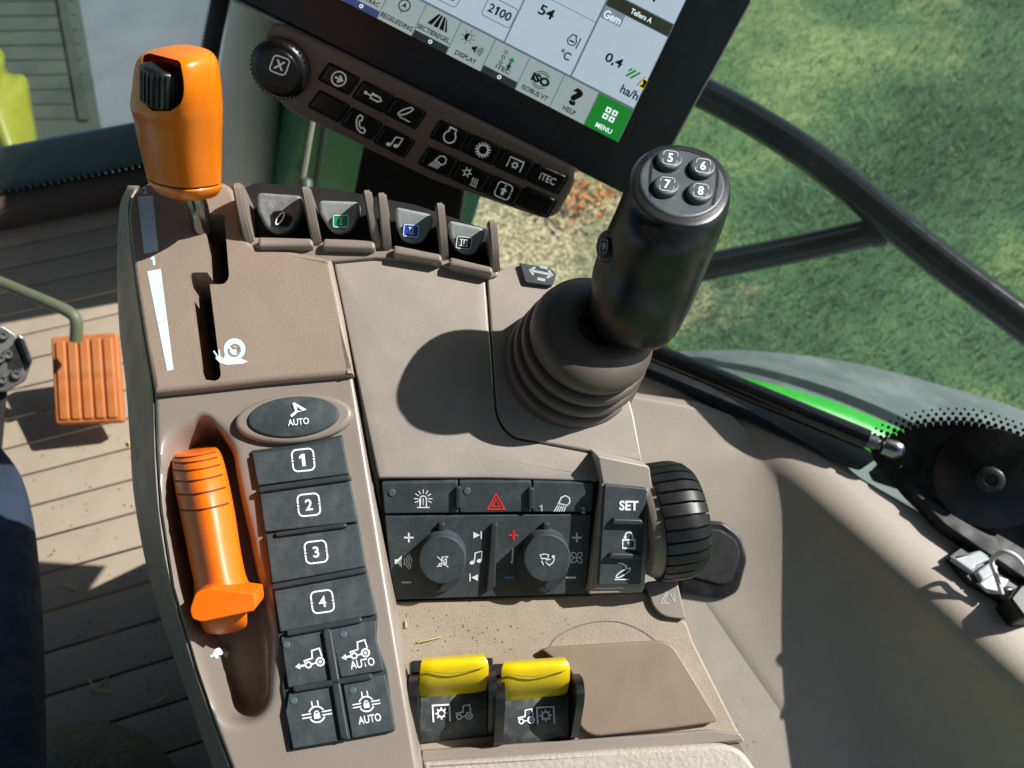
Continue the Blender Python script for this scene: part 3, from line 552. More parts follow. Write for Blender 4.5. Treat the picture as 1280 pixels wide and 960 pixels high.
# rail in front of the rocker paddles
slab('front_rail', K, rr([(303, 300), (316, 296), (400, 302), (470, 308), (540, 318), (624, 334), (622, 345), (606, 347), (540, 328), (470, 322), (416, 327), (320, 312), (304, 306)], 4), -.02, .004, M['bezel'], con, bev=2)
slab('paddle_bed', K, rr([(300, 238), (318, 228), (420, 236), (520, 256), (620, 290), (626, 340), (300, 306)], 4), -.04, -.004, M['dark'], con, bev=1)
def fin(f, b, hmax, parent, th=.0028):
    A, B = K.at(*f, 0), K.at(*b, 0); d = B-A; prof = [(0, -.01), (-.03, .003), (.08, .010), (.3, .019), (.6, .026), (.85, .030), (1.0, .031), (1.12, .027), (1.2, .018), (1.25, -.01)]
    Pp = spline(np.array([A+d*t+KN*(h*hmax/.031 if h > 0 else h) for t, h in prof]), 30)
    V = np.vstack([Pp-KU*th, Pp+KU*th]); n = len(Pp)
    o = mk('paddle_fin', V, [tuple(range(n)), tuple(range(n, 2*n))[::-1]]+[(i, (i+1) % n, n+(i+1) % n, n+i) for i in range(n)], M['bezel'], parent)
    bm = bmesh.new(); bm.from_mesh(o.data); es = [e for e in bm.edges if len(e.link_faces) == 2 and e.calc_face_angle(0) > .9]
    bmesh.ops.bevel(bm, geom=es, offset=.0012, segments=2, affect='EDGES'); bm.to_mesh(o.data); bm.free(); o.data.polygons.foreach_set('use_smooth', [True]*len(o.data.polygons)); o.data.set_sharp_from_angle(angle=.8)
for f, b, h in (((314, 308), (310, 262), .028), ((398, 310), (392, 268), .03), ((473, 314), (465, 272), .03), ((485, 316), (482, 275), .03), ((556, 328), (551, 287), .03), ((619, 343), (613, 305), .028)): fin(f, b, h, con)
# control face backing, deck and its mouldings
slab('face_frame', FP, rr([(472, 598), (749, 601), (739, 748), (488, 755)], 3), -.03, -.003, M['dark'], con, bev=1)
slab('lower_deck', D, rr([(484, 752), (740, 742), (806, 740), (812, 744), (822, 768), (858, 776), (866, 800), (890, 848), (922, 912), (934, 928), (780, 938), (527, 957), (505, 830)], [2, 2, 3, 6, 10, 4, 10, 8, 8, 8, 6, 2, 2]), -.05, .0, M['deck'], con, bev=3, seg=4)
draw('arc_seam', D, 0, 0, 1, 0, [('l', [(x, -y) for x, y in spline(np.array([(684, 812), (700, 793), (735, 779), (770, 777), (800, 787), (822, 803)], float), 30)], 1.3)], M['body'], con, .0003)
slab('flush_lid', D, rr([(676, 812), (686, 808), (826, 800), (842, 806), (862, 838), (898, 897), (896, 903), (838, 911), (742, 921), (724, 910), (716, 842)], [5, 6, 8, 8, 10, 4, 4, 10, 14, 10, 8]), -.002, .006, M['lid'], con, bev=3, seg=4)
slab('front_lip', D, rr([(527, 938), (720, 925), (890, 912), (926, 916), (930, 926), (800, 936), (527, 953)], 3), -.01, .0045, M['bezel'], con, bev=2.5)
slab('armrest_pad', D, rr([(528, 953), (780, 936), (905, 929), (930, 938), (948, 965), (980, 1060), (540, 1060)], [4, 6, 14, 14, 8, 4, 4]), -.03, .010, M['rest'], con, bev=7, seg=5)
slab('corner_tab', D, rr([(808, 727), (846, 723), (858, 774), (830, 771), (816, 758)], [3, 4, 3, 12, 12]), -.02, .004, M['bezel'], con, bev=1.5)
draw('tab_symbol', D, 834, 747, 10, 0, [('l', [(-.9, -.7), (.2, -.7)], .12), ('l', [(-.7, -.5), (-.1, .7)], .14), ('l', [(-.4, -.5), (.1, .6)], .12), ('l', [(.4, .4), (.9, -.5)], .12), ('l', [(.8, .5), (.95, -.4)], .12)], M['gprint'], con, .0043)

# ================================================================ number buttons
pd = thing('button_pad', 'tall slate rubber pad of numbered buttons on the console edge', 'button pad', K.at(400, 740))
padol = [(313, 563), (368, 556), (428, 543), (434, 590), (446, 640), (458, 712), (472, 770), (470, 800), (484, 838), (489, 880), (494, 914), (430, 926), (362, 938), (357, 890), (352, 858), (356, 832), (348, 800), (340, 740), (330, 660), (322, 610)]
slab('pad_base', K, rr(padol, 3), -.003, .0012, M['padline'], pd, bev=1.2)
def frm(g=.16): 
    q = rr([(-1, -1), (1, -1), (1, 1), (-1, 1)], .55, 7)
    t = [('l', np.array([p for p in np.vstack([[(-1, g)], arc(-.55, .55, .45, 180, 90, 7), arc(.55, .55, .45, 90, 0, 7), [(1, g)]])]), .15), ('l', np.vstack([[(-1, -g)], arc(-.55, -.55, .45, 180, 270, 7), arc(.55, -.55, .45, 270, 360, 7), [(1, -g)]]), .15)]
    for s in (-1, 1): t.append(('p', [(s*.82, 0), (s*1.08, .13), (s*1.08, -.13)]))
    return t
def btn(ol, items, cx, cy, size, rot, led=None, h=.0035):
    b = slab('button', K, rr(ol, 2.5), .0, h, M['pad'], pd, bev=1.4)
    draw('symbol', K, cx, cy, size, rot, items, M['white'], b, h+.0003)
    if led: slab('indicator', K, ell(led[0], led[1], 4.5, 4.5, n=16), h-.001, h+.0004, M['led'], b, bev=.8)
    return b
num = lambda s: frm()+[('t', s, 0, 0, 1.05, .02 if s != '4' else .004)] if s != '1' else frm()+[('p', np.array(ONE[0][1])*1.15)]
btn([(315, 566), (350, 563), (392, 556), (427, 545), (436, 592), (322, 607)], num('1'), 379, 575, 13.5, -6)
btn([(324, 613), (437, 599), (447, 652), (331, 665)], num('2'), 386, 631, 13.5, -6)
btn([(332, 668), (448, 655), (457, 708), (340, 729)], num('3'), 395, 690, 13.5, -7)
btn([(342, 736), (459, 714), (470, 768), (350, 790)], num('4'), 403, 752, 13.5, -8)
def tractor(ar=True):
    it = [('l', arc(.62, -.42, .36, n=20)[:-1], .16, True), ('l', arc(.62, -.42, .1, n=10)[:-1], .12, True), ('l', arc(-.5, -.52, .26, n=16)[:-1], .15, True), ('l', [(-.74, -.5), (-.85, -.1), (-.05, .02), (.02, .72), (.75, .82), (.86, .02)], .14), ('l', [(-.22, -.52), (.24, -.46)], .14)]
    if ar: it += [('l', [(-.76, -.5), (-1.5, -.5)], .2), ('p', [(-1.75, -.5), (-1.3, -.2), (-1.3, -.8)])]
    return it
def lockdisc():
    it = [('l', arc(0, 0, .66, 25, 155), .13), ('l', arc(0, 0, .66, 205, 335), .13)]
    for s in (-1, 1): it += [('l', [(s*.45, .14), (s*1.25, .14)], .11), ('l', [(s*.45, -.14), (s*1.25, -.14)], .11), ('l', [(s*.25, .6), (s*.25, 1.15)], .11)]
    return it+[('p', [(-.26, -.35), (.26, -.35), (.26, .08), (-.26, .08)]), ('l', [(-.16, .05), *arc(0, .12, .16, 180, 0, 8), (.16, .05)], .1)]
btn([(351, 796), (410, 785), (424, 848), (360, 860), (356, 832)], tractor(), 391, 823, 13.5, -10, (358, 806))
btn([(412, 784), (470, 775), (470, 800), (480, 838), (426, 847)], tractor()+[('t', 'AUTO', .15, -1.35, .8, .014, 2.35)], 448, 812, 13, -10, (429, 793))
btn([(361, 866), (425, 853), (438, 924), (366, 936), (357, 890)], lockdisc(), 396, 893, 15, -10, (367, 876))
btn([(428, 852), (481, 843), (489, 880), (494, 913), (440, 923)], lockdisc()+[('t', 'AUTO', .05, -1.35, .72, .014, 2.05)], 458, 880, 14, -10, (441, 863))
def bar(a, b, w, h=.0058, nm='divider'):
    a, b = np.array(a, float), np.array(b, float); d = unit(b-a); n = np.array([-d[1], d[0]])*w/2
    slab(nm, K, rr([a+n, b+n, b-n, a-n], w*.45), .001, h, M['padline'], pd, bev=2.2)
bar((323, 612), (438, 596), 7.5); bar((344, 668), (433, 656), 6); bar((339, 734), (458, 712), 7.5); bar((358, 792), (452, 774), 8)
bar((366, 862), (465, 845), 8); bar((408, 786), (431, 924), 11)
ov = thing('oval_button', 'oval slate AUTO button with taupe rim above the numbered pad', 'button', K.at(366, 521))
slab('rim', K, ell(366.5, 522, 74, 31, -5, 48), -.004, .0045, M['bezel'], ov, bev=6, seg=5)
cap = slab('cap', K, ell(366.5, 520.5, 57.5, 25.5, -5, 44), .003, .0062, M['pad'], ov, bev=3, seg=4, dome=.0018)
draw('symbol', K, 370, 516, 12, -6, [('l', [(-.15, 1.05), (.1, .15), (-.55, -.3)], .26), ('l', [(-.15, 1.05), (.95, .15), (.1, .12)], .2), ('t', 'AUTO', .15, -.95, .68, .014, 2.2)], M['white'], cap, .0083)

# ================================================================ hazard strip, knobs, SET keys
pn = thing('control_panel', 'slate control panel with hazard strip and two round knobs', 'control panel', FP.at(612, 680))
def fbtn(ol, nm='button', h=.002, r=2): return slab(nm, FP, rr(ol, r), -.004, h, M['pad'], pn, bev=1.2)
b = fbtn([(477, 604), (572, 602), (573, 641), (481, 642)])
beac = [('l', [(-.38, -.75), (-.38, .2), *arc(0, .2, .38, 180, 0, 10), (.38, .2), (.38, -.75)], .14), ('l', [(-.75, -.8), (.75, -.8)], .14), ('l', [(0, -.5), (0, .3)], .1)]+[('l', [(.62*math.cos(t), .25+.62*math.sin(t)), (1.1*math.cos(t), .25+1.1*math.sin(t))], .12) for t in np.radians([0, 32, 90, 148, 180, -25, 205, 60, 120])]
draw('symbol', FP, 529, 626, 10.5, 0, beac, M['white'], b, .0023)
slab('indicator', FP, ell(490, 616, 4.5, 4.5, n=14), .001, .0026, M['led'], b, bev=.8)
b = fbtn([(574, 602), (664, 602), (664, 640), (575, 641)])
draw('symbol', FP, 620, 628, 11, 0, [('l', [(-.95, -.75), (.95, -.75), (0, .95)], .15, True), ('l', [(-.48, -.46), (.48, -.46), (0, .38)], .12, True)], M['red'], b, .0023)
slab('indicator', FP, ell(584, 614, 4.5, 4.5, n=14), .001, .0024, M['led'], b, bev=.8)
b = fbtn([(666, 602), (742, 604), (740, 640), (666, 640)])
lampi = [('l', [(-.55, .05), (-.2, .75), (.25, .95), (.7, .7), (.75, .2), (.45, -.15)], .14, True), ('l', [(-.6, .05), (.5, -.2)], .14)]+[('l', [(-.6+.22*i, -.15-.04*i), (-1.05+.28*i, -.85)], .12) for i in range(5)]
draw('symbol', FP, 704, 630, 11, 0, lampi, M['white'], b, .0023)
draw('lettering', FP, 677, 635, 1, 0, [('p', np.array(ONE[0][1])*8)], M['gprint'], b, .0023); draw('lettering', FP, 729, 638, 1, 0, [('t', '2', 0, 0, 8, .03)], M['gprint'], b, .0023)
for x, y0, y1 in ((573, 609, 636), (664, 610, 637)): slab('divider', FP, rr([(x-3.5, y0), (x+3.5, y0), (x+3.5, y1), (x-3.5, y1)], 3), 0, .0045, M['padline'], pn, bev=1.8)
fl2 = fbtn([(481, 645), (739, 643), (733, 742), (492, 750)], 'knob_plate', .0012)
for cx, cy in ((553, 700), (684, 698)):
    kb = thing('rotary_knob', 'round slate knob with crossed note on the control panel' if cx < 600 else 'round slate knob with airflow symbol on the control panel', 'knob', FP.at(cx, cy), 'rotary knobs on the control panel')
    # the knob's face is drawn where it stands: 14 mm proud of the plate
    dome = slab('cap', FP, ell(cx, cy, 29.5, 30, 0, 44), .001, .0115, M['pad'], kb, bev=1.8, seg=4)
    slab('skirt', FP, ell(cx-6, cy+8, 33, 33, 0, 44), .0008, .004, M['padline'], kb, bev=1.2)
    if cx < 600: it = [('l', arc(-.3, -.45, .2, n=12)[:-1], .14, True), ('l', arc(.35, -.3, .2, n=12)[:-1], .14, True), ('l', [(-.1, -.4), (-.05, .6), (.55, .75), (.55, -.3)], .14), ('l', [(-.7, .7), (.8, -.8)], .13), ('l', [(-.75, -.75), (.8, .75)], .13)]
    else: it = [('l', [(-1, .7), (-.4, .85), (.2, .7), (.1, .2), (-.8, .2)], .14, True), ('l', [(-.8, -.1), (-.5, -.7)], .14), ('l', [(-.2, -.3), (.3, -.75), (.8, -.35), (1, .2)], .15), ('l', arc(.85, .45, .15, n=10)[:-1], .15, True), ('l', [(-.2, 0), (.5, .1)], .14)]
    draw('symbol', FP, cx, cy+2, 9, 0, it, M['white'], dome, .0118)
    for y in ((654, 671), (728, 741)): 
        xx = cx-1 if y[0] < 700 else cx-4
        slab('pointer_ridge', FP, rr([(xx-4, y[0]), (xx+4, y[0]), (xx+4, y[1]), (xx-4, y[1])], 3), 0, .004, M['padline'], pn, bev=1.8)
slab('divider', FP, rr([(614, 656), (622, 655), (619, 734), (607, 742), (608, 736)], 3), 0, .0042, M['padline'], pn, bev=2)
plus = [('l', [(-1, 0), (1, 0)], .36), ('l', [(0, -1), (0, 1)], .36)]; minus = [('l', [(-1, 0), (1, 0)], .36)]
def fs(x, y, s, it, m='white', nm='symbol', rot=0): draw(nm, FP, x, y, s, rot, it, M[m], fl2, .0015)
fs(511, 672, 6, plus); fs(508, 728, 6, minus, 'gprint'); fs(721, 672, 6, plus); fs(714, 722, 6, minus)
fs(642, 669, 6, plus, 'red'); fs(637, 722, 6, minus, 'blue')
spk = [('p', [(-1.1, .3), (-.7, .3), (-.2, .8), (-.2, -.8), (-.7, -.3), (-1.1, -.3)])]+[('l', arc(-.35, 0, r, -42, 42, 10), .13) for r in (.55, .85, 1.15, 1.45)]
fs(504, 702, 9.5, spk)
note = [('p', ell(-.55, -.7, .36, .26, 20, 14)), ('p', ell(.45, -.45, .36, .26, 20, 14)), ('l', [(-.25, -.65), (-.1, .65), (.85, .9), (.75, -.4)], .16)]
fs(595, 697, 9, note)
fs(597, 669, 6, [('p', [(-.9, .7), (-.9, -.7), (.5, 0)]), ('l', [(.75, -.8), (.75, .8)], .25)]); fs(592, 722, 6, [('p', [(.9, .7), (.9, -.7), (-.5, 0)]), ('l', [(-.75, -.8), (-.75, .8)], .25)])
fs(640, 695, 9, [('l', [(0, -1), (.15, 1)], .22), ('p', ell(-.02, -.85, .2, .2, n=10))])
fan = []
for k in range(4):
    t = math.radians(45+90*k); fan.append(('l', ell(.58*math.cos(t), .58*math.sin(t), .5, .32, 45+90*k, 14), .14, True))
fs(721, 697, 8, fan)
# SET keys on their own slightly proud carrier
SP = Plane(FP.at(780, 670, .006), FP.n+KU*.10)
se = thing('set_key_block', 'slate key strip marked SET with padlock and ramp symbols', 'key strip', SP.at(780, 670))
slab('carrier', SP, rr([(747, 570), (812, 583), (816, 612), (806, 735), (803, 741), (735, 743), (738, 735), (754, 608)], [3, 4, 5, 4, 3, 3, 3, 8]), -.05, .0, M['cover'], se, bev=2)
slab('inner_rim', SP, rr([(752, 605), (812, 612), (803, 736), (742, 737)], 4), -.001, .0016, M['bezel'], se, bev=1.5)
k1 = slab('key_base', SP, rr([(756, 606), (809, 611), (801, 731), (748, 732)], 3), 0, .0036, M['pad'], se, bev=1.4)
draw('lettering', SP, 786, 632, 1, 1, [('t', 'SET', 0, 0, 12.5, .035, 24)], M['white'], k1, .0039)
draw('symbol', SP, 786, 676, 11, 1, [('l', [(-.68, -.85), (.68, -.85), (.68, .1), (-.68, .1)], .17, True), ('l', [(-.42, .1), (-.42, .55), *arc(0, .55, .42, 180, 0, 10), (.42, .1)], .17), ('p', ell(0, -.25, .17, .17, n=10)), ('l', [(0, -.3), (0, -.65)], .16)], M['white'], k1, .0039)
draw('symbol', SP, 779, 715, 11, 0, [('l', [(-1, -.85), (.65, -.85)], .13), ('l', ell(0, -.1, .95, .25, 32, 20), .13, True), ('l', np.vstack([arc(-.35, .25, .75, 110, 40, 9)]), .13), ('p', [(.5, .8), (.35, .3), (.05, .75)])], M['white'], k1, .0039)
slab('divider', SP, rr([(767, 649), (803, 650), (806, 657), (765, 656)], 3), .003, .007, M['padline'], se, bev=2)
slab('divider', SP, rr([(764, 692), (800, 693), (803, 700), (760, 699)], 3), .003, .007, M['padline'], se, bev=2)

# ================================================================ ribbed wheel on the console's flank
wc = K.at(838, 650, -.026); ax = KU
rw = thing('thumb_wheel', 'large black ribbed adjusting wheel on the right flank of the console', 'wheel', wc)
WR = .0352
lathe('collar', wc-ax*.0200, ax, [(0, WR*.4), (0, WR*.86), (.003, WR*.92), (.010, WR*.93), (.012, WR*.5)], M['bezel'], rw, n=56)
lathe('core', wc-ax*.0135, ax, [(0, WR*.5), (0, WR*.95), (.018, WR*.95), (.0255, WR*.86), (.028, WR*.7), (.028, 0)], M['black'], rw, n=56)
r0 = None; NR = 30
for k in range(NR):
    t = 2*math.pi*k/NR; e = math.cos(t)*KN+math.sin(t)*KV; s = np.cross(ax, e); hw = WR*math.pi/NR*.8
    V = []
    for x, r in ((-.0137, .93), (-.0137, 1.0), (-.011, 1.025), (.0, 1.03), (.005, 1.02), (.0105, .96), (.0145, .86), (.0145, .8)):
        for sg in (-1, 1): V.append(wc+ax*x+e*WR*r+s*hw*sg*(1 if r > .95 else .9))
    F = [(2*i, 2*i+1, 2*i+3, 2*i+2) for i in range(7)]+[tuple(range(0, 16, 2)), tuple(range(1, 16, 2))[::-1], (0, 14, 15, 1)]
    mk('rib', V, F, M['black'], rw, 40)
M['boot'] = mat('taupe_rubber_boot', (86, 77, 70), .45, grain=.12)
M['gripface'] = mat('grey_grip_face', (64, 74, 78), .42, grain=.2, gscale=1000, dust=.1)
# ================================================================ rocker paddles (fingertip valves)
def paddle(ol, lip, em, emb, label, hollow=False):
    c = np.mean(np.array(ol), 0); t = thing('rocker_paddle', label, 'switch', K.at(c[0], c[1], .0), 'row of four fingertip paddles')
    top = K.at(*np.mean(np.array(ol[:2]), 0), .016); low = K.at(*ol[4], .007); PPl = Plane(top, np.cross(KU, top-low))
    if PPl.n @ (CAM-top) < 0: PPl = Plane(top, -PPl.n)
    cp = slab('cap', PPl, rr(ol, [6, 6, 5, 12, 8, 12, 5]), -.016, .0, M['pad2' if emb else 'crack'], t, bev=4, seg=4)
    slab('lip', K, rr(lip, [4, 5, 5, 4]), -.006, .010, M['bezel'], t, bev=4, seg=4)
    x, y, s, r = em
    if emb:
        e = slab('emblem', PPl, rr([(x-1.25*s, y-s), (x+1.25*s, y-s+1), (x+1.25*s, y+s+1), (x-1.25*s, y+s)], 3), .0, .0022, M[emb[0]], cp, bev=.8)
        draw('symbol', PPl, x, y+.5, s, r, [('l', rr([(-1.15, -.9), (1.15, -.9), (1.15, .9), (-1.15, .9)], .3), .13, True), *[q for k in range(len(emb[1])) for q in (('l', [((k-(len(emb[1])-1)/2)*.42, -.45), ((k-(len(emb[1])-1)/2)*.42, .45)], .16),)], ('l', [(-.22*len(emb[1])-.05, .48), (.22*len(emb[1])+.05, .48)], .12), ('l', [(-.22*len(emb[1])-.05, -.48), (.22*len(emb[1])+.05, -.48)], .12)], M['white'], cp, .0026)
    else:
        slab('emblem', PPl, rr([(340, 264), (352, 263), (366, 272), (360, 284), (342, 281)], 3), .0, .0016, M['black'], cp, bev=.8)
        draw('symbol', PPl, x, y, s, r, [('l', ell(0, 0, .95, .34, 58, 20), .2, True)], M['white'], cp, .0026)
M['pad2'] = mat('worn_grey_rubber', (138, 144, 143), .42, grain=.35, gscale=450, var=.18, vscale=90, dust=.3, dustc=(140, 140, 135))
M['crack'] = mat('cracked_rubber', (122, 127, 126), .5, grain=1.0, gscale=260, var=.3, vscale=160, dust=.3, dustc=(140, 140, 135))
paddle([(321, 240), (377, 244), (377, 262), (363, 288), (344, 292), (332, 285), (321, 262)], [(322, 295), (390, 297), (392, 307), (322, 309)], (350, 273, 9, 0), None, 'grey fingertip paddle with cracked rubber and implement symbol')
paddle([(398, 250), (449, 252), (448, 268), (437, 290), (424, 293), (412, 288), (400, 268)], [(404, 297), (468, 299), (469, 311), (402, 309)], (426, 276, 8, 0), ('green', 'I'), 'grey fingertip paddle with green emblem numbered one')
paddle([(494, 258), (541, 268), (541, 281), (527, 304), (514, 305), (502, 299), (495, 281)], [(492, 305), (552, 317), (553, 327), (491, 317)], (514, 288, 8, 6), ('bluep', 'II'), 'grey fingertip paddle with blue emblem numbered two')
paddle([(561, 275), (605, 285), (606, 296), (594, 318), (582, 319), (571, 313), (562, 296)], [(562, 320), (616, 333), (616, 342), (561, 331)], (580, 303, 8, 6), ('pad', 'III'), 'grey fingertip paddle with grey emblem numbered three')

# ================================================================ yellow take-off switches
def pto(x0, y0, first):
    T = lambda x, y, h: (x+x0, y+y0, h)
    t = thing('yellow_switch', 'yellow rocker switch with front shaft symbol beside the button bezel' if first else 'yellow rocker switch with rear shaft symbol beside the flush brown lid', 'switch', D.at(566+x0, 900+y0), 'pair of yellow rocker switches')
    slab('socket', D, rr([(514+x0, 826+y0), (616+x0, 822+y0), (618+x0, 920+y0), (520+x0, 930+y0)], 3), -.004, .0015, M['dark'], t, bev=1)
    base = strip('face_plate', D, [T(526, 872, .012), T(525, 905, .010), T(526, 929, .002), T(526, 931, -.002)], [T(608, 866, .012), T(590, 897, .010), T(609, 917, .002), T(609, 919, -.002)], M['pad3'], t)
    L = [T(527, 884, .006), T(525, 872, .012), T(524, 856, .024), T(525, 840, .030), T(526, 830, .031), T(528, 825, .028), T(530, 822, .016)]
    R = [T(604, 877, .006), T(607, 864, .012), T(610, 850, .024), T(611, 834, .030), T(609, 825, .031), T(606, 820, .028), T(604, 817, .016)]
    cp = mk_strip('cap', L, R, M['yellow'], t)
    for f, bow in ((838, 5),):
        pts = [D.at(531+x0+74*u, f+y0-4*u+bow*math.sin(math.pi*u), .0312 if f < 840 else .0290) for u in np.linspace(0, 1, 14)]
        tube('crease', pts, .0003, M['ygroove'], cp, n=6)  # darker line stands in for the shade of a crease
    for (a, b, c_, d_) in (((512, 838), (522, 828), (527, 832), (524, 916)), ((608, 824), (615, 828), (618, 908), (608, 918))):
        V = []
    def cheek(xs, th):
        A = D.at(xs[0]+x0, xs[1]+y0, 0); B = D.at(xs[2]+x0, xs[3]+y0, 0); d = B-A
        pr = spline(np.array([A+d*t_+KN*h for t_, h in ((0, -.004), (-.02, .012), (.05, .027), (.2, .033), (.4, .032), (.7, .021), (1.0, .008), (1.02, -.004))]), 24); n = len(pr)
        V = np.vstack([pr-KU*th, pr+KU*th]); mk('cheek', V, [tuple(range(n)), tuple(range(n, 2*n))[::-1]]+[(i, (i+1) % n, n+(i+1) % n, n+i) for i in range(n)], M['black'], t)
    cheek((520, 845, 520, 925), .0026); cheek((613, 840, 614, 915), .0022)
    pl = plane3(D.at(526+x0, 872+y0, .012), D.at(608+x0, 866+y0, .012), D.at(525+x0, 905+y0, .010))
    sx = x0+(568 if first else 570); sy = y0+891
    gear = [('l', arc(0, 0, .42, n=16)[:-1], .2, True)]+[('l', [(.45*math.cos(q), .45*math.sin(q)), (.72*math.cos(q), .72*math.sin(q))], .2) for q in np.radians(np.arange(0, 360, 45))]
    box = [('l', [(-1, -1), (-1, 1), (1, 1), (1, -1)], .2)]
    shift = lambda it, dx, sc=1: [(('l', np.array(i[1])*sc+[dx, 0], i[2]*sc, *i[3:]) if i[0] == 'l' else ('p', np.array(i[1])*sc+[dx, 0])) for i in it]
    trc = [('l', np.array(i[1])*[-1 if first else 1, 1], i[2]*1.1, *i[3:]) for i in tractor(False) if i[0] == 'l']
    it = (shift(gear+box, -1.3, .95)+shift(trc, 1.1, 1.0)) if first else (shift(gear+box, 1.1, .95)+shift(trc, -1.2, 1.0))
    if first: it = shift(gear+box, -1.3, .95)+shift([('l', np.array(i[1])*[1, 1], i[2]*1.1, *i[3:]) for i in tractor(False) if i[0] == 'l'], 1.2, 1.0)
    draw('symbol', pl, sx-2, sy, 11, -3, it, M['white'], base, .0004)
def mk_strip(nm, L, R, m, par):
    n = 12; V = []; k = len(L); Lp = spline(np.array(L, float), 22); Rp = spline(np.array(R, float), 22)
    for j in range(n):
        u = j/(n-1); e = .0016*(1-(2*u-1)**8)
        for a, b in zip(Lp, Rp): q = a*(1-u)+b*u; V.append(D.at(q[0], q[1], q[2])+KN*(e-.0016))
    F = [(j*22+i, j*22+i+1, (j+1)*22+i+1, (j+1)*22+i) for j in range(n-1) for i in range(21)]+[tuple(range(22)), tuple(range((n-1)*22, n*22))[::-1]]+[(j*22, (j+1)*22, (j+1)*22+21, j*22+21) for j in range(n-1)]
    return mk(nm, V, F, m, par, 45)
M['pad3'] = mat('dusty_slate', (56, 62, 64), .7, grain=.2, var=.1, dust=.55, dustc=(150, 145, 125), vscale=45); M['ygroove'] = mat('yellow_groove', (165, 138, 10), .7)
pto(0, 0, True); pto(102, 4, False)

M['wheelrib'] = mat('grey_black_rib', (44, 46, 50), .3)  # lighter grey stands for light caught on the black ribs
# ================================================================ orange range lever
rl = thing('range_lever', 'glossy orange range lever with black thumb wheel in the gear slot', 'lever', K.at(255, 320))
GS = [(226, 59, .412, 6, 0, 0, 0, -2, .003), (224, 61, .413, 24, -1, 0, 0, -5, .011), (222, 67, .415, 40, -1, 0, 0, -8, .018), (221, 80, .419, 47.5, -1, 0, 0, -10, .022), (221, 105, .426, 51, 0, 0, 0, -11, .024), (220.5, 132, .434, 53, 0, 0, 0, -11, .024), (222.5, 150, .440, 51, 1, 0, 0, -11, .023), (225, 180, .450, 48, 1, 0, 0, -10, .022), (229, 215, .461, 44, 2, 0, 0, -9, .020), (230, 224, .464, 43, 2, 0, 0, -9, .0195)]
hb_ = loft('handle', GS, M['orange'], rl, m=60, n=44, p=2.7, rot=math.radians(40))
loft('handle_foot', [(230, 226.5, .4645, 42, 2, 0, 0, -9, .019), (231, 229, .4655, 42.5, 2, 0, 0, -9, .0195), (233, 237, .468, 38, 2, 0, 0, -8, .018), (235, 244, .470, 30, 1, 0, 0, -6, .014), (236, 248, .471, 14, 1, 0, 0, -3, .006)], M['orange'], rl, m=20, n=44, p=2.7, rot=math.radians(40))
def wheelsec(s, dd): return [(203+u*2, 107-u*28*s, .4155-u*.007+dd, 24*s, 3*s, 0, 0, 3*s, .0105*s) for u in (-1, -.9, 0, .9, 1)]
ctr = P3(203, 107, .405)
pock = loft('c', [(201, 70, .404, 16, 4, 0, 0, 0, .012), (203, 76, .405, 26, 4, 0, 0, 0, .016), (204, 105, .408, 28, 3, 0, 0, 0, .018), (204, 128, .412, 24, 0, 0, 0, 0, .018), (203, 139, .414, 12, 0, 0, 0, 0, .012)], M['dark'], None, m=24, n=36, p=2.5)
pock.data.materials.clear(); pock.data.materials.append(M['orange'])
cut(hb_, pock)
tw0 = P3(203, 130, .4145); tw1 = P3(203.5, 84, .4035); dv = tw1-tw0
lathe('thumb_wheel', tw0, dv, [(0, .0092), (.0015, .0102), (np.linalg.norm(dv)*.93, .0102), (np.linalg.norm(dv), .0086), (np.linalg.norm(dv), 0)], M['black'], rl, n=32)
a_, b_ = frame(dv); 
for k in range(26):
    t = 2*math.pi*k/26; e = math.cos(t)*a_+math.sin(t)*b_
    block('wheel_rib', tw0+dv*.5+e*.0104, e*.0007, unit(np.cross(e, dv))*.00055, dv*.44, M['wheelrib'], rl)
tube('shaft', [P3(240, 236, .466), P3(248, 262, .474), K.at(257, 318, -.02)], .0062, M['chrome'], rl, n=18, m=8)
# ================================================================ orange hand throttle
th = thing('throttle_lever', 'satin orange hand throttle with grip grooves in the console trough', 'lever', K.at(265, 680, -.02))
kd = lambda x, y, h: float((K.at(x, y, h)-CAM) @ FWD)
TS = [(244, 561, kd(244, 561, -.018), 18, -3, 0, 0, -3, .010), (245, 565, kd(245, 565, -.011), 25, -4, 0, 0, -3, .015), (247, 578, kd(247, 578, -.007), 29.5, -4, 0, 0, -4, .018), (252, 605, kd(252, 605, -.004), 31, -5, 0, 0, -4, .019), (260, 645, kd(260, 645, -.004), 31, -5, 0, 0, -4, .019), (268, 690, kd(268, 690, -.005), 30, -5, 0, 0, -4, .018), (275, 725, kd(275, 725, -.006), 30, -6, 0, 0, -4, .018), (279, 742, kd(279, 742, -.006), 34, -6, 0, 0, -4, .018)]
loft('grip', TS, M['orange2'], th, m=50, n=40, p=2.6, rot=math.radians(38))
GG = loft_pts(TS, 100, 72, 2.6, math.radians(38))
front = [j for j in range(72)]
for k, r in enumerate((17, 24, 31, 38, 45, 52)):
    ring = GG[r]; c = ring.mean(0); near = sorted(range(72), key=lambda j: (ring[j]-CAM) @ FWD)
    j0 = near[0]; idx = [(j0+s) % 72 for s in range(-13, 12)]
    tube('groove', [c+(ring[j]-c)*1.004 for j in idx], .00055, M['groove'], th, n=6)  # raised darker lines stand in for the shade of grooves
slab('thumb_stop', Plane(K.at(278, 757, .016), KN-KV*.35), rr([(237, 762), (244, 741), (262, 735), (318, 742), (320, 758), (317, 764), (252, 778), (240, 774)], [4, 5, 4, 2, 2, 2, 5, 4]), -.016, .004, M['orange2'], th, bev=1.8, seg=4)
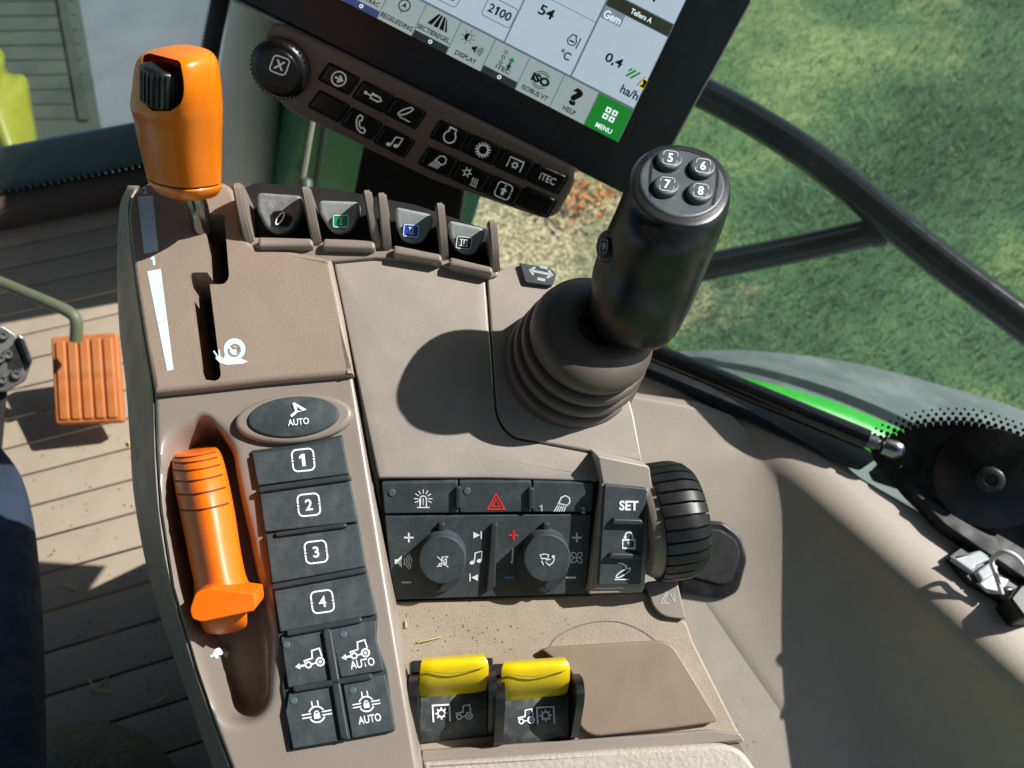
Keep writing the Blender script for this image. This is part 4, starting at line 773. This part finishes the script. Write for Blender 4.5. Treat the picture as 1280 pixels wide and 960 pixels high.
loft('stem', [(277, 760, kd(277, 760, -.004), 30, -6, 0, 0, -4, .014), (280, 775, kd(280, 775, -.010), 29, -6, 0, 0, -4, .013), (283, 786, kd(283, 786, -.018), 25, -4, 0, 0, -3, .010), (284, 790, kd(284, 790, -.026), 14, -2, 0, 0, -2, .006)], M['orange2'], th, m=16, n=28, p=2.6)

# ================================================================ joystick
js = thing('joystick', 'black joystick grip with numbered buttons rising from a ribbed taupe boot', 'joystick', K.at(715, 452))
b0 = K.at(716, 455, -.002); b1 = K.at(750, 405, .047); bax = unit(b1-b0); bl = np.linalg.norm(b1-b0)
s_ = bl/.053
prof = [(-.016, .045), (-.002, .0445), (.003, .0442), (.0055, .043), (.0062, .0405), (.0060, .0345), (.0085, .0345), (.0088, .0395), (.0105, .0418), (.0150, .0424), (.0178, .0412), (.0184, .0385), (.0182, .0325), (.0208, .0325), (.0212, .0378), (.023, .0400), (.0275, .0405), (.0302, .0392), (.0308, .0365), (.0306, .0310), (.0330, .0310), (.0334, .0358), (.035, .0378), (.040, .0382), (.046, .0364), (.050, .0315), (.0527, .023), (.0535, .015), (.051, .013), (.045, .012)]
lathe('boot', b0, bax, [(t*s_, r*.97) for t, r in prof], M['boot'], js, n=64, ang=75)
tube('neck', [P3(724, 398, .462), P3(742, 396, .452), P3(780, 392, .436)], [.0125, .0125, .014], M['black'], js, n=24, m=10)
JS = [(853, 228, .388, 56, 13, 0, 9.5, -44, .0132), (852, 231, .3885, 59.5, 14, 0, 10, -46, .0142), (848.5, 240, .392, 63, 17, 0, 8, -44, .0165), (836.5, 275, .400, 63, 21, 0, 12, -36, .021), (818, 320, .415, 62.5, 24, 0, 14, -30, .022), (803, 360, .425, 60, 25, 0, 14, -30, .022), (793, 393, .433, 53, 21, 0, 12, -26, .018), (787, 415, .438, 40, 13, 0, 8, -18, .012), (782, 422, .441, 12, 5, 0, 3, -6, .004)]
loft('grip', JS, M['grip'], js, m=60, n=48, p=2.25)
c0 = P3(853, 228, .388); JF = plane3(c0, P3(909, 241, .388), P3(862.5, 184, .4012))
fc = slab('button_face', JF, ell(853, 228, 55, 43.5, 13, 40), -.002, .0009, M['gripface'], js, bev=4, seg=4)
draw('face_seam', JF, 0, 0, 1, 0, [('l', [(x, -y) for x, y in spline(np.array([(814, 246), (813, 222), (817, 198), (826, 189), (850, 186), (872, 191), (890, 200), (897, 214), (896, 236), (891, 256)], float), 50)], 3.2)], M['dark'], fc, .0012)
for n_, x, y in (('5', 838, 197), ('6', 879, 207), ('7', 834, 230), ('8', 876, 238)):
    slab('button_well', JF, ell(x-2.5, y+3.5, 17.5, 13.5, 8, 26), .0002, .0014, M['dark'], fc, bev=0)
    bo = slab('button', JF, ell(x, y, 16.5, 12.5, 8, 30), .0, .0042, M['gripface'], js, bev=3, seg=3)
    draw('numeral', JF, x, y, 8.5, 8, [('t', n_, 0, 0, 1.3, .02)]+[(i[0], np.array(i[1])*[1.05, .98], .06, *i[3:]) for i in frm(.3) if i[0] == 'l'], M['white'], bo, .0045)
SB = Plane(P3(757, 307, .4015), unit(-ray(757, 307))*.75-unit(P3(885, 346, .415)-P3(747, 294, .415))*.65)
slab('side_boss', SB, ell(757, 307, 13.5, 21, 8, 28), -.014, .003, M['grip'], js, bev=4, seg=4)
sb = slab('side_button', SB, ell(754.5, 308, 8, 13.5, 8, 24), .0, .0045, M['black'], js, bev=2)
draw('numeral', SB, 754.5, 308, 6, 8, [('t', '9', 0, 0, 1.5, .03, .8), ('l', rr([(-.75, -1.35), (.75, -1.35), (.75, 1.35), (-.75, 1.35)], .4), .1, True)], M['gprint'], sb, .0048)

# ================================================================ black grab pad on the tray
gb = thing('door_handle_pad', 'black rounded plastic handle recess set in the beige side wall', 'handle', onz(900, 700, .284))
BWP = Plane(TRP.at(895, 700, .001), TRP.n)
slab('bezel', BWP, rr([(850, 648), (904, 652), (926, 668), (935, 698), (924, 740), (905, 750), (850, 742)], [4, 6, 9, 7, 9, 9, 4]), 0, .006, M['black'], gb, bev=4, seg=4)
slab('inset', BWP, rr([(850, 656), (902, 662), (922, 676), (926, 694), (916, 728), (904, 732), (866, 722), (850, 722)], [3, 5, 7, 5, 7, 6, 4, 3]), .004, .0085, M['blackm'], gb, bev=2, seg=3)

# ================================================================ display and key panel
mo_ = thing('display', 'touch display tilted towards the seat above the key panel', 'display', MP.at(560, 120))
slab('housing', MP, rr([(283, -8), (803, 255), (1000, -110), (480, -372)], 10), -.035, .0, M['mon'], mo_, bev=4, seg=4, bottom=True)
slab('edge_trim', MP, [(292, -1), (722, 212), (721, 215), (290, 2)], -.004, .0022, M['monedge'], mo_, bev=.8)
slab('edge_trim', MP, [(834, 190), (836, 191), (940, 2), (938, 0)], -.004, .0012, M['monedge'], mo_, bev=.5)
def sc(a, b): return (773-.889*a+.43*b, 178-.457*a-.903*b)
def quad(a0, b0, a1, b1): return [sc(a0, b0), sc(a1, b0), sc(a1, b1), sc(a0, b1)]
slab('screen_frame', MP, quad(-9, -12, 480, 330), -.001, .0008, M['black'], mo_, bev=1)
EM = lambda n, c, e=.5: mat(n, c, .3, var=.015, vscale=8, emit=e)
M.update(s_bg=EM('screen_pale', (168, 184, 196), .62), s_tile=EM('screen_tile', (158, 172, 172), .5), s_dark=EM('screen_dark', (44, 52, 56), .4), s_blk=mat('screen_ink', (14, 18, 22), .3), s_grn=EM('screen_green', (20, 120, 40), .62), s_navy=EM('screen_navy', (52, 72, 120), .5), s_wht=EM('screen_white', (214, 226, 230), .75), s_line=EM('screen_line', (100, 112, 120), .5), s_olive=EM('screen_bar', (52, 56, 40), .4), s_lbl=EM('screen_label', (128, 144, 158), .5), s_yel=EM('screen_yellow', (220, 190, 40), .6))
scr = slab('screen', MP, quad(0, 0, 470, 320), 0, .0012, M['s_line'], mo_, bev=0)
def tile(a0, b0, a1, b1, m, h=.0015, nm='tile'): return slab(nm, MP, quad(a0, b0, a1, b1), .0005, h, M[m], mo_, bev=0)
def ink(p, a, b, s, it, m='s_blk', nm='symbol', h=.0018): x, y = sc(a, b); return draw(nm, MP, x, y, s, 27.2, it, M[m], p, h)
tw_ = 48.5
names = ['MENU', 'HELP', 'ISOBUS VT', 'iTEC', 'DISPLAY', 'SECTIEREGEL.', 'BEGELEIDING', 'AUTOTRAC']; wds = [22, 17, 36, 19, 29, 46, 44, 40]
for i, n in enumerate(names):
    a0, a1 = i*tw_+.6, (i+1)*tw_-.6; p = tile(a0, 0, a1, 44, 's_grn' if i == 0 else 's_tile'); am = (a0+a1)/2; band = n in ('iTEC', 'SECTIEREGEL.', 'AUTOTRAC')
    ink(p, am, 15.5 if band else 7.5, 1, [('t', n, 0, 0, 6.2, .02, wds[i])], 's_wht' if i == 0 else 's_blk', 'lettering')
    if band:
        q = slab('status_band', MP, quad(a0, 0, a1, 9), .001, .0018, M['s_navy' if n == 'AUTOTRAC' else 's_dark'], p, bev=0)
        ink(p, am, 4.5, 1, [('l', arc(0, 0, 2, n=12)[:-1], 1.2, True)], 's_wht', 'status_ring', .0021)
    if n == 'MENU': ink(p, am, 26, 8, [('l', [(sx*.55-.3, sy*.55-.3), (sx*.55+.3, sy*.55-.3), (sx*.55+.3, sy*.55+.3), (sx*.55-.3, sy*.55+.3)], .24, True) for sx in (-1, 1) for sy in (-1, 1)], 's_wht')
    if n == 'HELP': ink(p, am, 26, 1, [('t', '?', 0, 0, 23, .05, 14)])
    if n == 'ISOBUS VT': ink(p, am, 25, 1, [('t', 'ISO', 0, 0, 11, .06, 24), *[('l', arc(0, 0, r, a, b, 10), .9) for r in (8.5, 11) for a, b in ((35, 145), (215, 325))]])
    if n == 'iTEC': ink(p, am+6, 29, 1, [('l', arc(0, k, 2, n=10)[:-1], .9, True) for k in (-7, 0, 7)]); ink(p, am-5, 28, 1, [('p', [(-4.5, 1), (0, 6), (4.5, 1), (1.8, 1), (1.8, -4), (-1.8, -4), (-1.8, 1)])], 's_grn'); ink(p, am-5, 20, 1, [('p', [(-4, 1), (0, 5), (4, 1), (1.5, 1), (1.5, -2), (-1.5, -2), (-1.5, 1)])])
    if n == 'DISPLAY':
        ink(p, am+8, 31, 5.5, [('p', np.vstack([arc(0, 0, .85, 90, 270, 12)])), ('l', arc(0, 0, .85, n=18)[:-1], .14, True)]+[('l', [(1.15*math.cos(q), 1.15*math.sin(q)), (1.65*math.cos(q), 1.65*math.sin(q))], .16) for q in np.radians(np.arange(0, 360, 45))])
        ink(p, am-9, 22, 6.5, spk)
    if n == 'SECTIEREGEL.': ink(p, am, 32, 11, [('p', [(-1.2, -.75), (-.65, -.75), (-.25, .75), (-.5, .75)]), ('p', [(-.45, -.75), (.1, -.75), (.05, .75), (-.15, .75)]), ('p', [(.3, -.75), (.85, -.75), (.4, .75), (.2, .75)]), ('p', [(1.0, -.75), (1.3, -.75), (.65, .6), (.55, .6)])])
    if n == 'BEGELEIDING': ink(p, am, 30, 8, [('l', arc(0, 0, .9, n=18)[:-1], .18, True), ('p', [(0, .5), (.4, -.4), (0, -.15), (-.4, -.4)]), ('l', [(0, .9), (0, 1.7)], .15), ('l', [(0, -.9), (0, -1.3)], .15)])
t1 = tile(1, 47, 88, 145, 's_bg'); t2 = tile(90.5, 47, 182, 230, 's_bg'); t3 = tile(184, 47, 470, 150, 's_bg'); tile(90.5, 120, 182, 120.8, 's_line', .0019, 'rule'); b1_ = tile(1, 146, 88, 162, 's_olive'); t4 = tile(1, 163.5, 88, 300, 's_bg'); tile(184, 140, 470, 320, 's_olive', .0017)
ink(t1, 49, 88, 1, [('t', '0,4', 0, 0, 14, .02, 23)], nm='lettering'); lb = slab('caption', MP, quad(60, 129, 88, 145), .001, .0018, M['s_lbl'], t1, bev=0); ink(lb, 74, 136, 1, [('t', 'Gem', 0, 0, 10.5, .015, 23)], 's_wht', 'lettering', .0021)
ink(t1, 14, 62, 1, [('t', 'ha/h', 0, 0, 11.5, .02, 24)], nm='lettering'); ink(t1, 18, 84, 1, [('l', [(-9+6*k, -6), (-1+6*k, 6)], 2.6) for k in (0, 1)]+[('l', [(-9, 1), (-6, 6)], 2.2)], 's_grn'); ink(t1, 5.5, 81, 1, [('l', [(-4, -7), (0, 7)], .9)]); hg = slab('hourglass_tile', MP, quad(-1+1, 73, 7, 86), .001, .0018, M['s_yel'], t1, bev=0); ink(hg, 3.5, 79.5, 4.5, [('p', [(-.7, -1.1), (.7, -1.1), (-.7, 1.1), (.7, 1.1)])], h=.0021)
ink(b1_, 42, 154, 1, [('t', 'Tellers A', 0, 0, 6.8, .02, 29)], 's_wht', 'lettering')
ink(t4, 40, 184, 1, [('t', 'N', 0, 0, 15, .03, 11)], nm='lettering')
ink(t2, 151, 104, 1, [('t', '54', 0, 0, 13.5, .02, 20)], nm='lettering'); ink(t2, 107, 67, 1, [('t', '\u00b0C', 0, 0, 11, .02, 14)], nm='lettering')
ink(t2, 107, 87, 7.5, [('l', arc(0, -.1, .75, -230, 50, 18), .2), ('l', [(-.5, .45), (-.4, .95), (.35, .95), (.45, .45)], .2), ('l', [(1.15, -1), (1.15, 1)], .2), ('l', [(-.45, -.15), (.45, -.15)], .3)], 's_dark')
ink(t3, 204, 77, 1, [('t', '2', -11.5, 0, 11.5, .02, 7.2), ('p', np.array(ONE[0][1])*11.5*[.8, 1]+[-3.5, 0]), ('t', '00', 8, 0, 11.5, .02, 15.5)], nm='lettering'); ink(t3, 204, 77, 1, [('l', rr([(-20, -13), (20, -13), (20, 13), (-20, 13)], 5), 1.1, True)], 's_line', 'field_outline')
ink(t3, 245, 79, 1, [('p', ell(0, 0, 4, 4, n=16))], 's_line'); ink(t3, 270, 67, 1, [('l', rr([(-14, -11), (14, -11), (14, 13), (-14, 13)], 5), 1.1, True), ('p', rr([(-9, -5), (9, -5), (9, 4), (-9, 4)], 4))], 's_line')
# bracket
bk = thing('display_bracket', 'dark brown bracket holding the display above the paddles', 'bracket', MP.at(505, 260))
slab('arm', MP, rr([(455, 175), (580, 235), (566, 330), (425, 330)], 4), -.06, -.016, M['brk'] if 'brk' in M else M['blackm'], bk, bev=3, bottom=True)
# key panel
kp = thing('key_panel', 'umber key panel with dial and black keys under the display', 'key panel', MP.at(520, 170))
slab('case', MP, rr([(339, 30), (352, 31), (718, 211), (718, 232), (697, 270), (680, 275), (540, 226), (362, 140), (326, 108), (320, 88), (328, 50)], [10, 8, 10, 10, 12, 14, 10, 10, 16, 12, 10]), -.02, .006, M['keypad'], kp, bev=5, seg=5, bottom=True)
KH = .0062
def key(x, y, rot, it=None, w=20.5, h=12):
    k = math.radians(rot); r = np.array([math.cos(k), math.sin(k)]); u = np.array([math.sin(k), -math.cos(k)]); sk = .12
    c = np.array([x, y]); ol = [c-r*w-u*h-r*sk*h, c+r*w-u*h-r*sk*h, c+r*w+u*h+r*sk*h, c-r*w+u*h+r*sk*h]
    slab('key_well', MP, rr(c+(np.array(ol)-c)*1.1, 4), .004, KH+.0002, M['dark'], kp, bev=0)
    o = slab('key', MP, rr(ol, 4), .004, KH+.0022, M['key'], kp, bev=2.2, seg=3)
    if it: draw('symbol', MP, x, y, 1, rot, it, M['kprint'], o, KH+.0026)
M['kprint'] = mat('pale_key_print', (226, 228, 226), .5, emit=.1)  # key print given a faint glow of its own
S = lambda it, s: [(i[0], np.array(i[1])*s, i[2]*s, *i[3:]) if i[0] == 'l' else (('p', np.array(i[1])*s) if i[0] == 'p' else i) for i in it]
imp = [('l', ell(-.1, .2, 1.0, .3, 48, 20), .16, True)]
geari = [('l', arc(0, 0, .62, n=22)[:-1], .17, True)]+[('l', [(.66*math.cos(q), .66*math.sin(q)), (.98*math.cos(q), .98*math.sin(q))], .17) for q in np.radians(np.arange(0, 360, 24))]
L1 = [((423.5, 98.5), S([('l', arc(0, 0, 1, n=24)[:-1], .2, True), ('l', [(-.6, 0), (.45, 0)], .3), ('l', [(-.05, .5), (.5, 0), (-.05, -.5)], .3)], 9)),
      ((466.5, 121), S([('p', ell(-1.2, .05, .25, .25, n=10)), ('l', [(-1.1, 0), (-.3, 0)], .2), ('l', [(-.3, -.32), (.9, -.32), (1.25, 0), (.9, .32), (-.3, .32)], .2, True)], 9)),
      ((507, 141.5), S(imp+[('l', [(-.5, -.75), (1.0, -.75)], .12)], 10)), ((411.5, 133), None),
      ((452, 155), S([('l', [(-.62, .95), (-.25, .85), (-.2, .35), (-.42, .2), (-.1, -.35), (.2, -.5), (.4, -.3), (.8, -.55), (.75, -.9), (.3, -1.0), (-.3, -.7), (-.75, 0), (-.85, .6)], .17, True)], 10)),
      ((493, 177), S(note, 9))]
for (x, y), it in L1: key(x, y, 27.2, it)
R1 = [((563, 169.5), S([('l', np.vstack([arc(0, -.2, .75, -235, 55, 22), [(.42, .95), (-.42, .95)]]), .17, True)], 10)), ((603.7, 187.6), S(geari, 10)),
      ((644, 205.7), S([('l', [(-.95, -.7), (-.95, .7), (.95, .7), (.95, -.7)], .16)]+[('l', arc(0, -.1, .3, n=14)[:-1], .16, True)]+[('l', [(.3*math.cos(q), -.1+.3*math.sin(q)), (.5*math.cos(q), -.1+.5*math.sin(q))], .14) for q in np.radians(np.arange(0, 360, 60))], 9.5)),
      ((684.6, 223.7), [('t', 'iTEC', 0, 0, 9, .008, 21)]), ((548.7, 203), S(lampi, 10)),
      ((589, 221), S([('l', arc(-.7, .3, .32, n=14)[:-1], .13, True)]+[('l', [(-.7+.35*math.cos(q), .3+.35*math.sin(q)), (-.7+.65*math.cos(q), .3+.65*math.sin(q))], .13) for q in np.radians(np.arange(0, 360, 60))]+[('l', [(.3+.3*k, -.8), (.4+.3*k, -.5), (.25+.3*k, -.25), (.35+.3*k, .05)], .1) for k in range(3)]+[('l', [(.2, -.95), (1.1, -.95)], .1)], 10)),
      ((629.5, 238.4), S(frm(.25)+[('p', [(-.5, 0), (0, .45), (.5, 0), (.2, 0), (.2, -.6), (-.2, -.6), (-.2, 0)]), ('p', ell(0, .68, .12, .12, n=8))], 9.5)), ((670.8, 253), None)]
for (x, y), it in R1: key(x, y, 24, it, 20)
dl = MP.at(353, 84, KH); lathe('dial', dl, MN, [(-.002, .0215), (.002, .0222), (.009, .0212), (.011, .0185), (.0115, .0165), (.0135, .0158), (.0138, 0)], M['key'], kp, n=48)
for k in range(40):
    t = 2*math.pi*k/40; a_, b_ = frame(MN); e = math.cos(t)*a_+math.sin(t)*b_; block('dial_rib', dl+e*.0215+MN*.005, e*.0006, np.cross(MN, e)*.0007, MN*.004, M['key'], kp)
x_, y_ = 349.5, 81.5
draw('dial_symbol', MP, x_, y_, 10.5, 20, [('l', rr([(-1, -1), (1, -1), (1, 1), (-1, 1)], .5), .16, True), ('t', 'X', 0, 0, 1.1, .03)], M['kprint'], kp, KH+.0142)

# ================================================================ foot pedal, linkage, driver, seat
pe = thing('foot_pedal', 'worn orange ribbed foot pedal on a bent olive arm', 'pedal', onz(110, 500, 0))
PP = Plane(onz(110, 475, .075), unit([.02, -.42, .9]))
pb = slab('pad', PP, rr([(63, 421), (146, 415), (154, 527), (69, 530)], 5), -.012, .0, M['pedal'], pe, bev=2.5, bottom=True)
for i in range(5):
    a0, a1 = .06+i*.178, .06+i*.178+.148; tl, tr, br, bl_ = [np.array(p, float) for p in ((63, 421), (146, 415), (154, 527), (69, 530))]
    f = lambda u, v: (tl*(1-u)+tr*u)*(1-v)+(bl_*(1-u)+br*u)*v
    slab('tread', PP, rr([f(a0, .05), f(a1, .05), f(a1, .955), f(a0, .955)], 3), 0, .0035, M['pedal'], pe, bev=2)
tube('arm', [P3(-60, 330, 1.12), P3(0, 353, 1.11), P3(60, 378, 1.09), P3(84, 389, 1.085), P3(95, 400, 1.085), P3(95, 426, 1.095)], .0085, M['olive'], pe, n=14, m=30)
lk = thing('column_linkage', 'worn steel linkage plate with bolts beside the pedal', 'linkage', P3(10, 450, 1.0))
LPl = Plane(P3(10, 450, 1.0), -ray(10, 450)); 
slab('plate', LPl, rr([(-60, 400), (4, 407), (20, 418), (34, 440), (39, 455), (32, 476), (8, 490), (-60, 494)], 4), -.03, .0, M['metal'], lk, bev=2)
slab('hollow', LPl, rr([(8, 438), (20, 426), (30, 450), (28, 462), (10, 462)], 3), -.001, .001, M['dark'], lk, bev=0)
for x, y in ((4, 419), (10, 443), (0, 448), (20, 468), (3, 474)): lathe('bolt', LPl.at(x, y, 0), LPl.n, [(0, .0065), (.006, .0065), (.008, .005), (.008, .003), (.005, .0025), (.005, 0)], M['metal'], lk, n=12)
slab('side_flange', LPl, rr([(22, 418), (30, 422), (41, 450), (38, 458)], 3), -.02, .012, M['chrome'], lk, bev=1)
slab('column_foot', LPl, rr([(-90, 490), (10, 490), (8, 500), (-4, 640), (-90, 640)], 4), -.08, -.02, M['blackm'], lk, bev=3)
pr = loft('person', [(-150, 640, 1.35, 40, 10, 0, 0, -20, .05), (-130, 560, 1.15, 46, 12, 0, 0, -25, .055), (-90, 530, .96, 50, 16, 0, 0, -30, .055), (-45, 575, .84, 62, 8, 0, 0, -25, .06), (-36, 650, .78, 77, -4, 0, 0, -18, .065), (-34, 760, .70, 86, -4, 0, 0, -12, .07), (-36, 880, .62, 92, -4, 0, 0, -10, .07), (-40, 1010, .56, 98, -4, 0, 0, -10, .07), (-46, 1180, .50, 104, -4, 0, 0, -10, .07)], M['cloth'], None, m=60, n=48, p=2.2)
tag(pr, 'seated person in navy trousers, right leg bent beside the console', 'person')
stt = thing('seat', 'charcoal dotted fabric seat cushion edge below the console', 'seat', P3(110, 1000, .9))
loft('cushion', [(118, 906, .86, 20, -2, 0, 0, -4, .02), (118, 915, .85, 62, 4, 0, 0, -5, .05), (120, 940, .83, 92, 8, 0, 0, -6, .07), (122, 990, .80, 118, 8, 0, 0, -6, .08), (124, 1080, .76, 135, 8, 0, 0, -6, .09), (124, 1200, .7, 140, 8, 0, 0, -6, .09)], M['seat'], stt, m=40, n=48, p=2.4)

block('backrest', (-.52, -.42, .75), (.26, 0, 0), (0, .07, .03), (0, -.12, .45), M['seat'], stt, bev=.04)  # unseen seat back, added to block light from behind
block('frame', (-.5, -.1, .2), (.22, 0, 0), (0, .25, 0), (0, 0, .2), M['blackm'], stt, bev=.02)
# ================================================================ cable clip on the ledge and loose straw
cc = thing('cable_clip', 'clear grey cable clip with white strap on the ledge', 'clip', onz(1225, 715, LZ))
slab('base', LP, rr([(1185, 695), (1212, 676), (1240, 690), (1290, 722), (1300, 770), (1250, 748), (1212, 726)], 3), .004, .012, M['black'], cc, bev=1.5)
slab('leaf', LP, rr([(1190, 697), (1226, 687), (1232, 688), (1238, 699), (1220, 707), (1217, 716)], 2), .012, .018, M['clip'], cc, bev=2)
slab('leaf', LP, rr([(1221, 714), (1238, 702), (1248, 707), (1246, 716), (1228, 726)], 2), .012, .018, M['clip'], cc, bev=2)
slab('leaf', LP, rr([(1224, 729), (1242, 718), (1262, 724), (1250, 742), (1236, 740)], 2), .012, .015, M['strap'], cc, bev=1.5)
tube('strap', [onz(1252, 742, LZ+.02), onz(1244, 716, LZ+.03), onz(1240, 700, LZ+.035), onz(1256, 690, LZ+.05), onz(1275, 700, LZ+.05), onz(1290, 730, LZ+.03)], .0022, M['strap'], cc, n=8, m=30)
lathe('rivet', onz(1260, 745, LZ+.012), (0, 0, 1), [(0, .008), (.004, .008), (.006, .006), (.006, .003), (.004, 0)], M['metal'], cc, n=18)
slab('knuckle', LP, rr([(1262, 748), (1276, 730), (1300, 725), (1310, 770), (1280, 772)], 4), .004, .03, M['black'], cc, bev=3)
for k, (pl, h, pts, w) in enumerate(((D, .001, [(522, 803), (536, 800), (552, 796)], .0004), (D, .001, [(507, 776), (508, 784)], .0005), (Z0, .003, [(110, 850), (122, 858), (138, 842)], .001), (Z0, .003, [(118, 862), (140, 864)], .001), (Z0, .003, [(190, 878), (205, 872), (212, 858)], .001), (Z0, .003, [(160, 552), (163, 558), (158, 560)], .0015), (Z0, .003, [(80, 730), (96, 735)], .001))):
    P_ = spline(np.array([pl.at(x, y, h+.0006*(i % 2)) for i, (x, y) in enumerate(pts)]), 10)
    tag(tube('straw', P_, w, M['straw'], None, n=6), ('long thin dry straw on the deck above the yellow switches' if k == 0 else 'tiny upright straw bit on the deck beside the button bezel') if pl is D else 'small bit of dry straw on the cab floor', 'straw', None if pl is D else 'straw on the floor')

# ================================================================ crumbs of dirt
def crumbs(name, label, pl, boxes, n, s0, s1):
    V, F = [], []
    for k in range(n):
        x0, y0, x1, y1 = boxes[k % len(boxes)]; c = pl.at(RNG.uniform(x0, x1), RNG.uniform(y0, y1), 0); s = RNG.uniform(s0, s1); o = len(V)
        u, v = frame(pl.n); t = RNG.uniform(0, 6.28); u, v = u*math.cos(t)+v*math.sin(t), v*math.cos(t)-u*math.sin(t); f = RNG.uniform(.5, 1)
        V += [c+pl.n*.0002-u*s, c+pl.n*.0002-v*s*f, c+pl.n*.0002+u*s, c+pl.n*.0002+v*s*f, c+pl.n*s*.9]
        F += [(o, o+1, o+4), (o+1, o+2, o+4), (o+2, o+3, o+4), (o+3, o, o+4)]
    tag(mk(name, V, F, M['crumb'], None, 180, fix=False), label, 'dirt', kind='stuff')
M['crumb'] = mat('dry_soil', (92, 78, 58), .9, var=.4, vscale=300)
crumbs('dirt_crumbs', 'fine soil crumbs scattered on the deck above the yellow switches', D, [(505, 770, 740, 810), (510, 800, 640, 818), (500, 762, 600, 800)], 90, .0002, .0006)
crumbs('floor_dirt', 'fine soil crumbs scattered over the ribbed cab floor', Plane((0, 0, .0005), (0, 0, 1)), [(20, 540, 190, 700), (60, 420, 150, 560), (60, 700, 230, 900)], 160, .0006, .002)
crumbs('tray_dirt', 'fine soil crumbs lying in the side tray', TRP, [(860, 790, 1000, 940), (800, 520, 930, 640)], 40, .0004, .001)
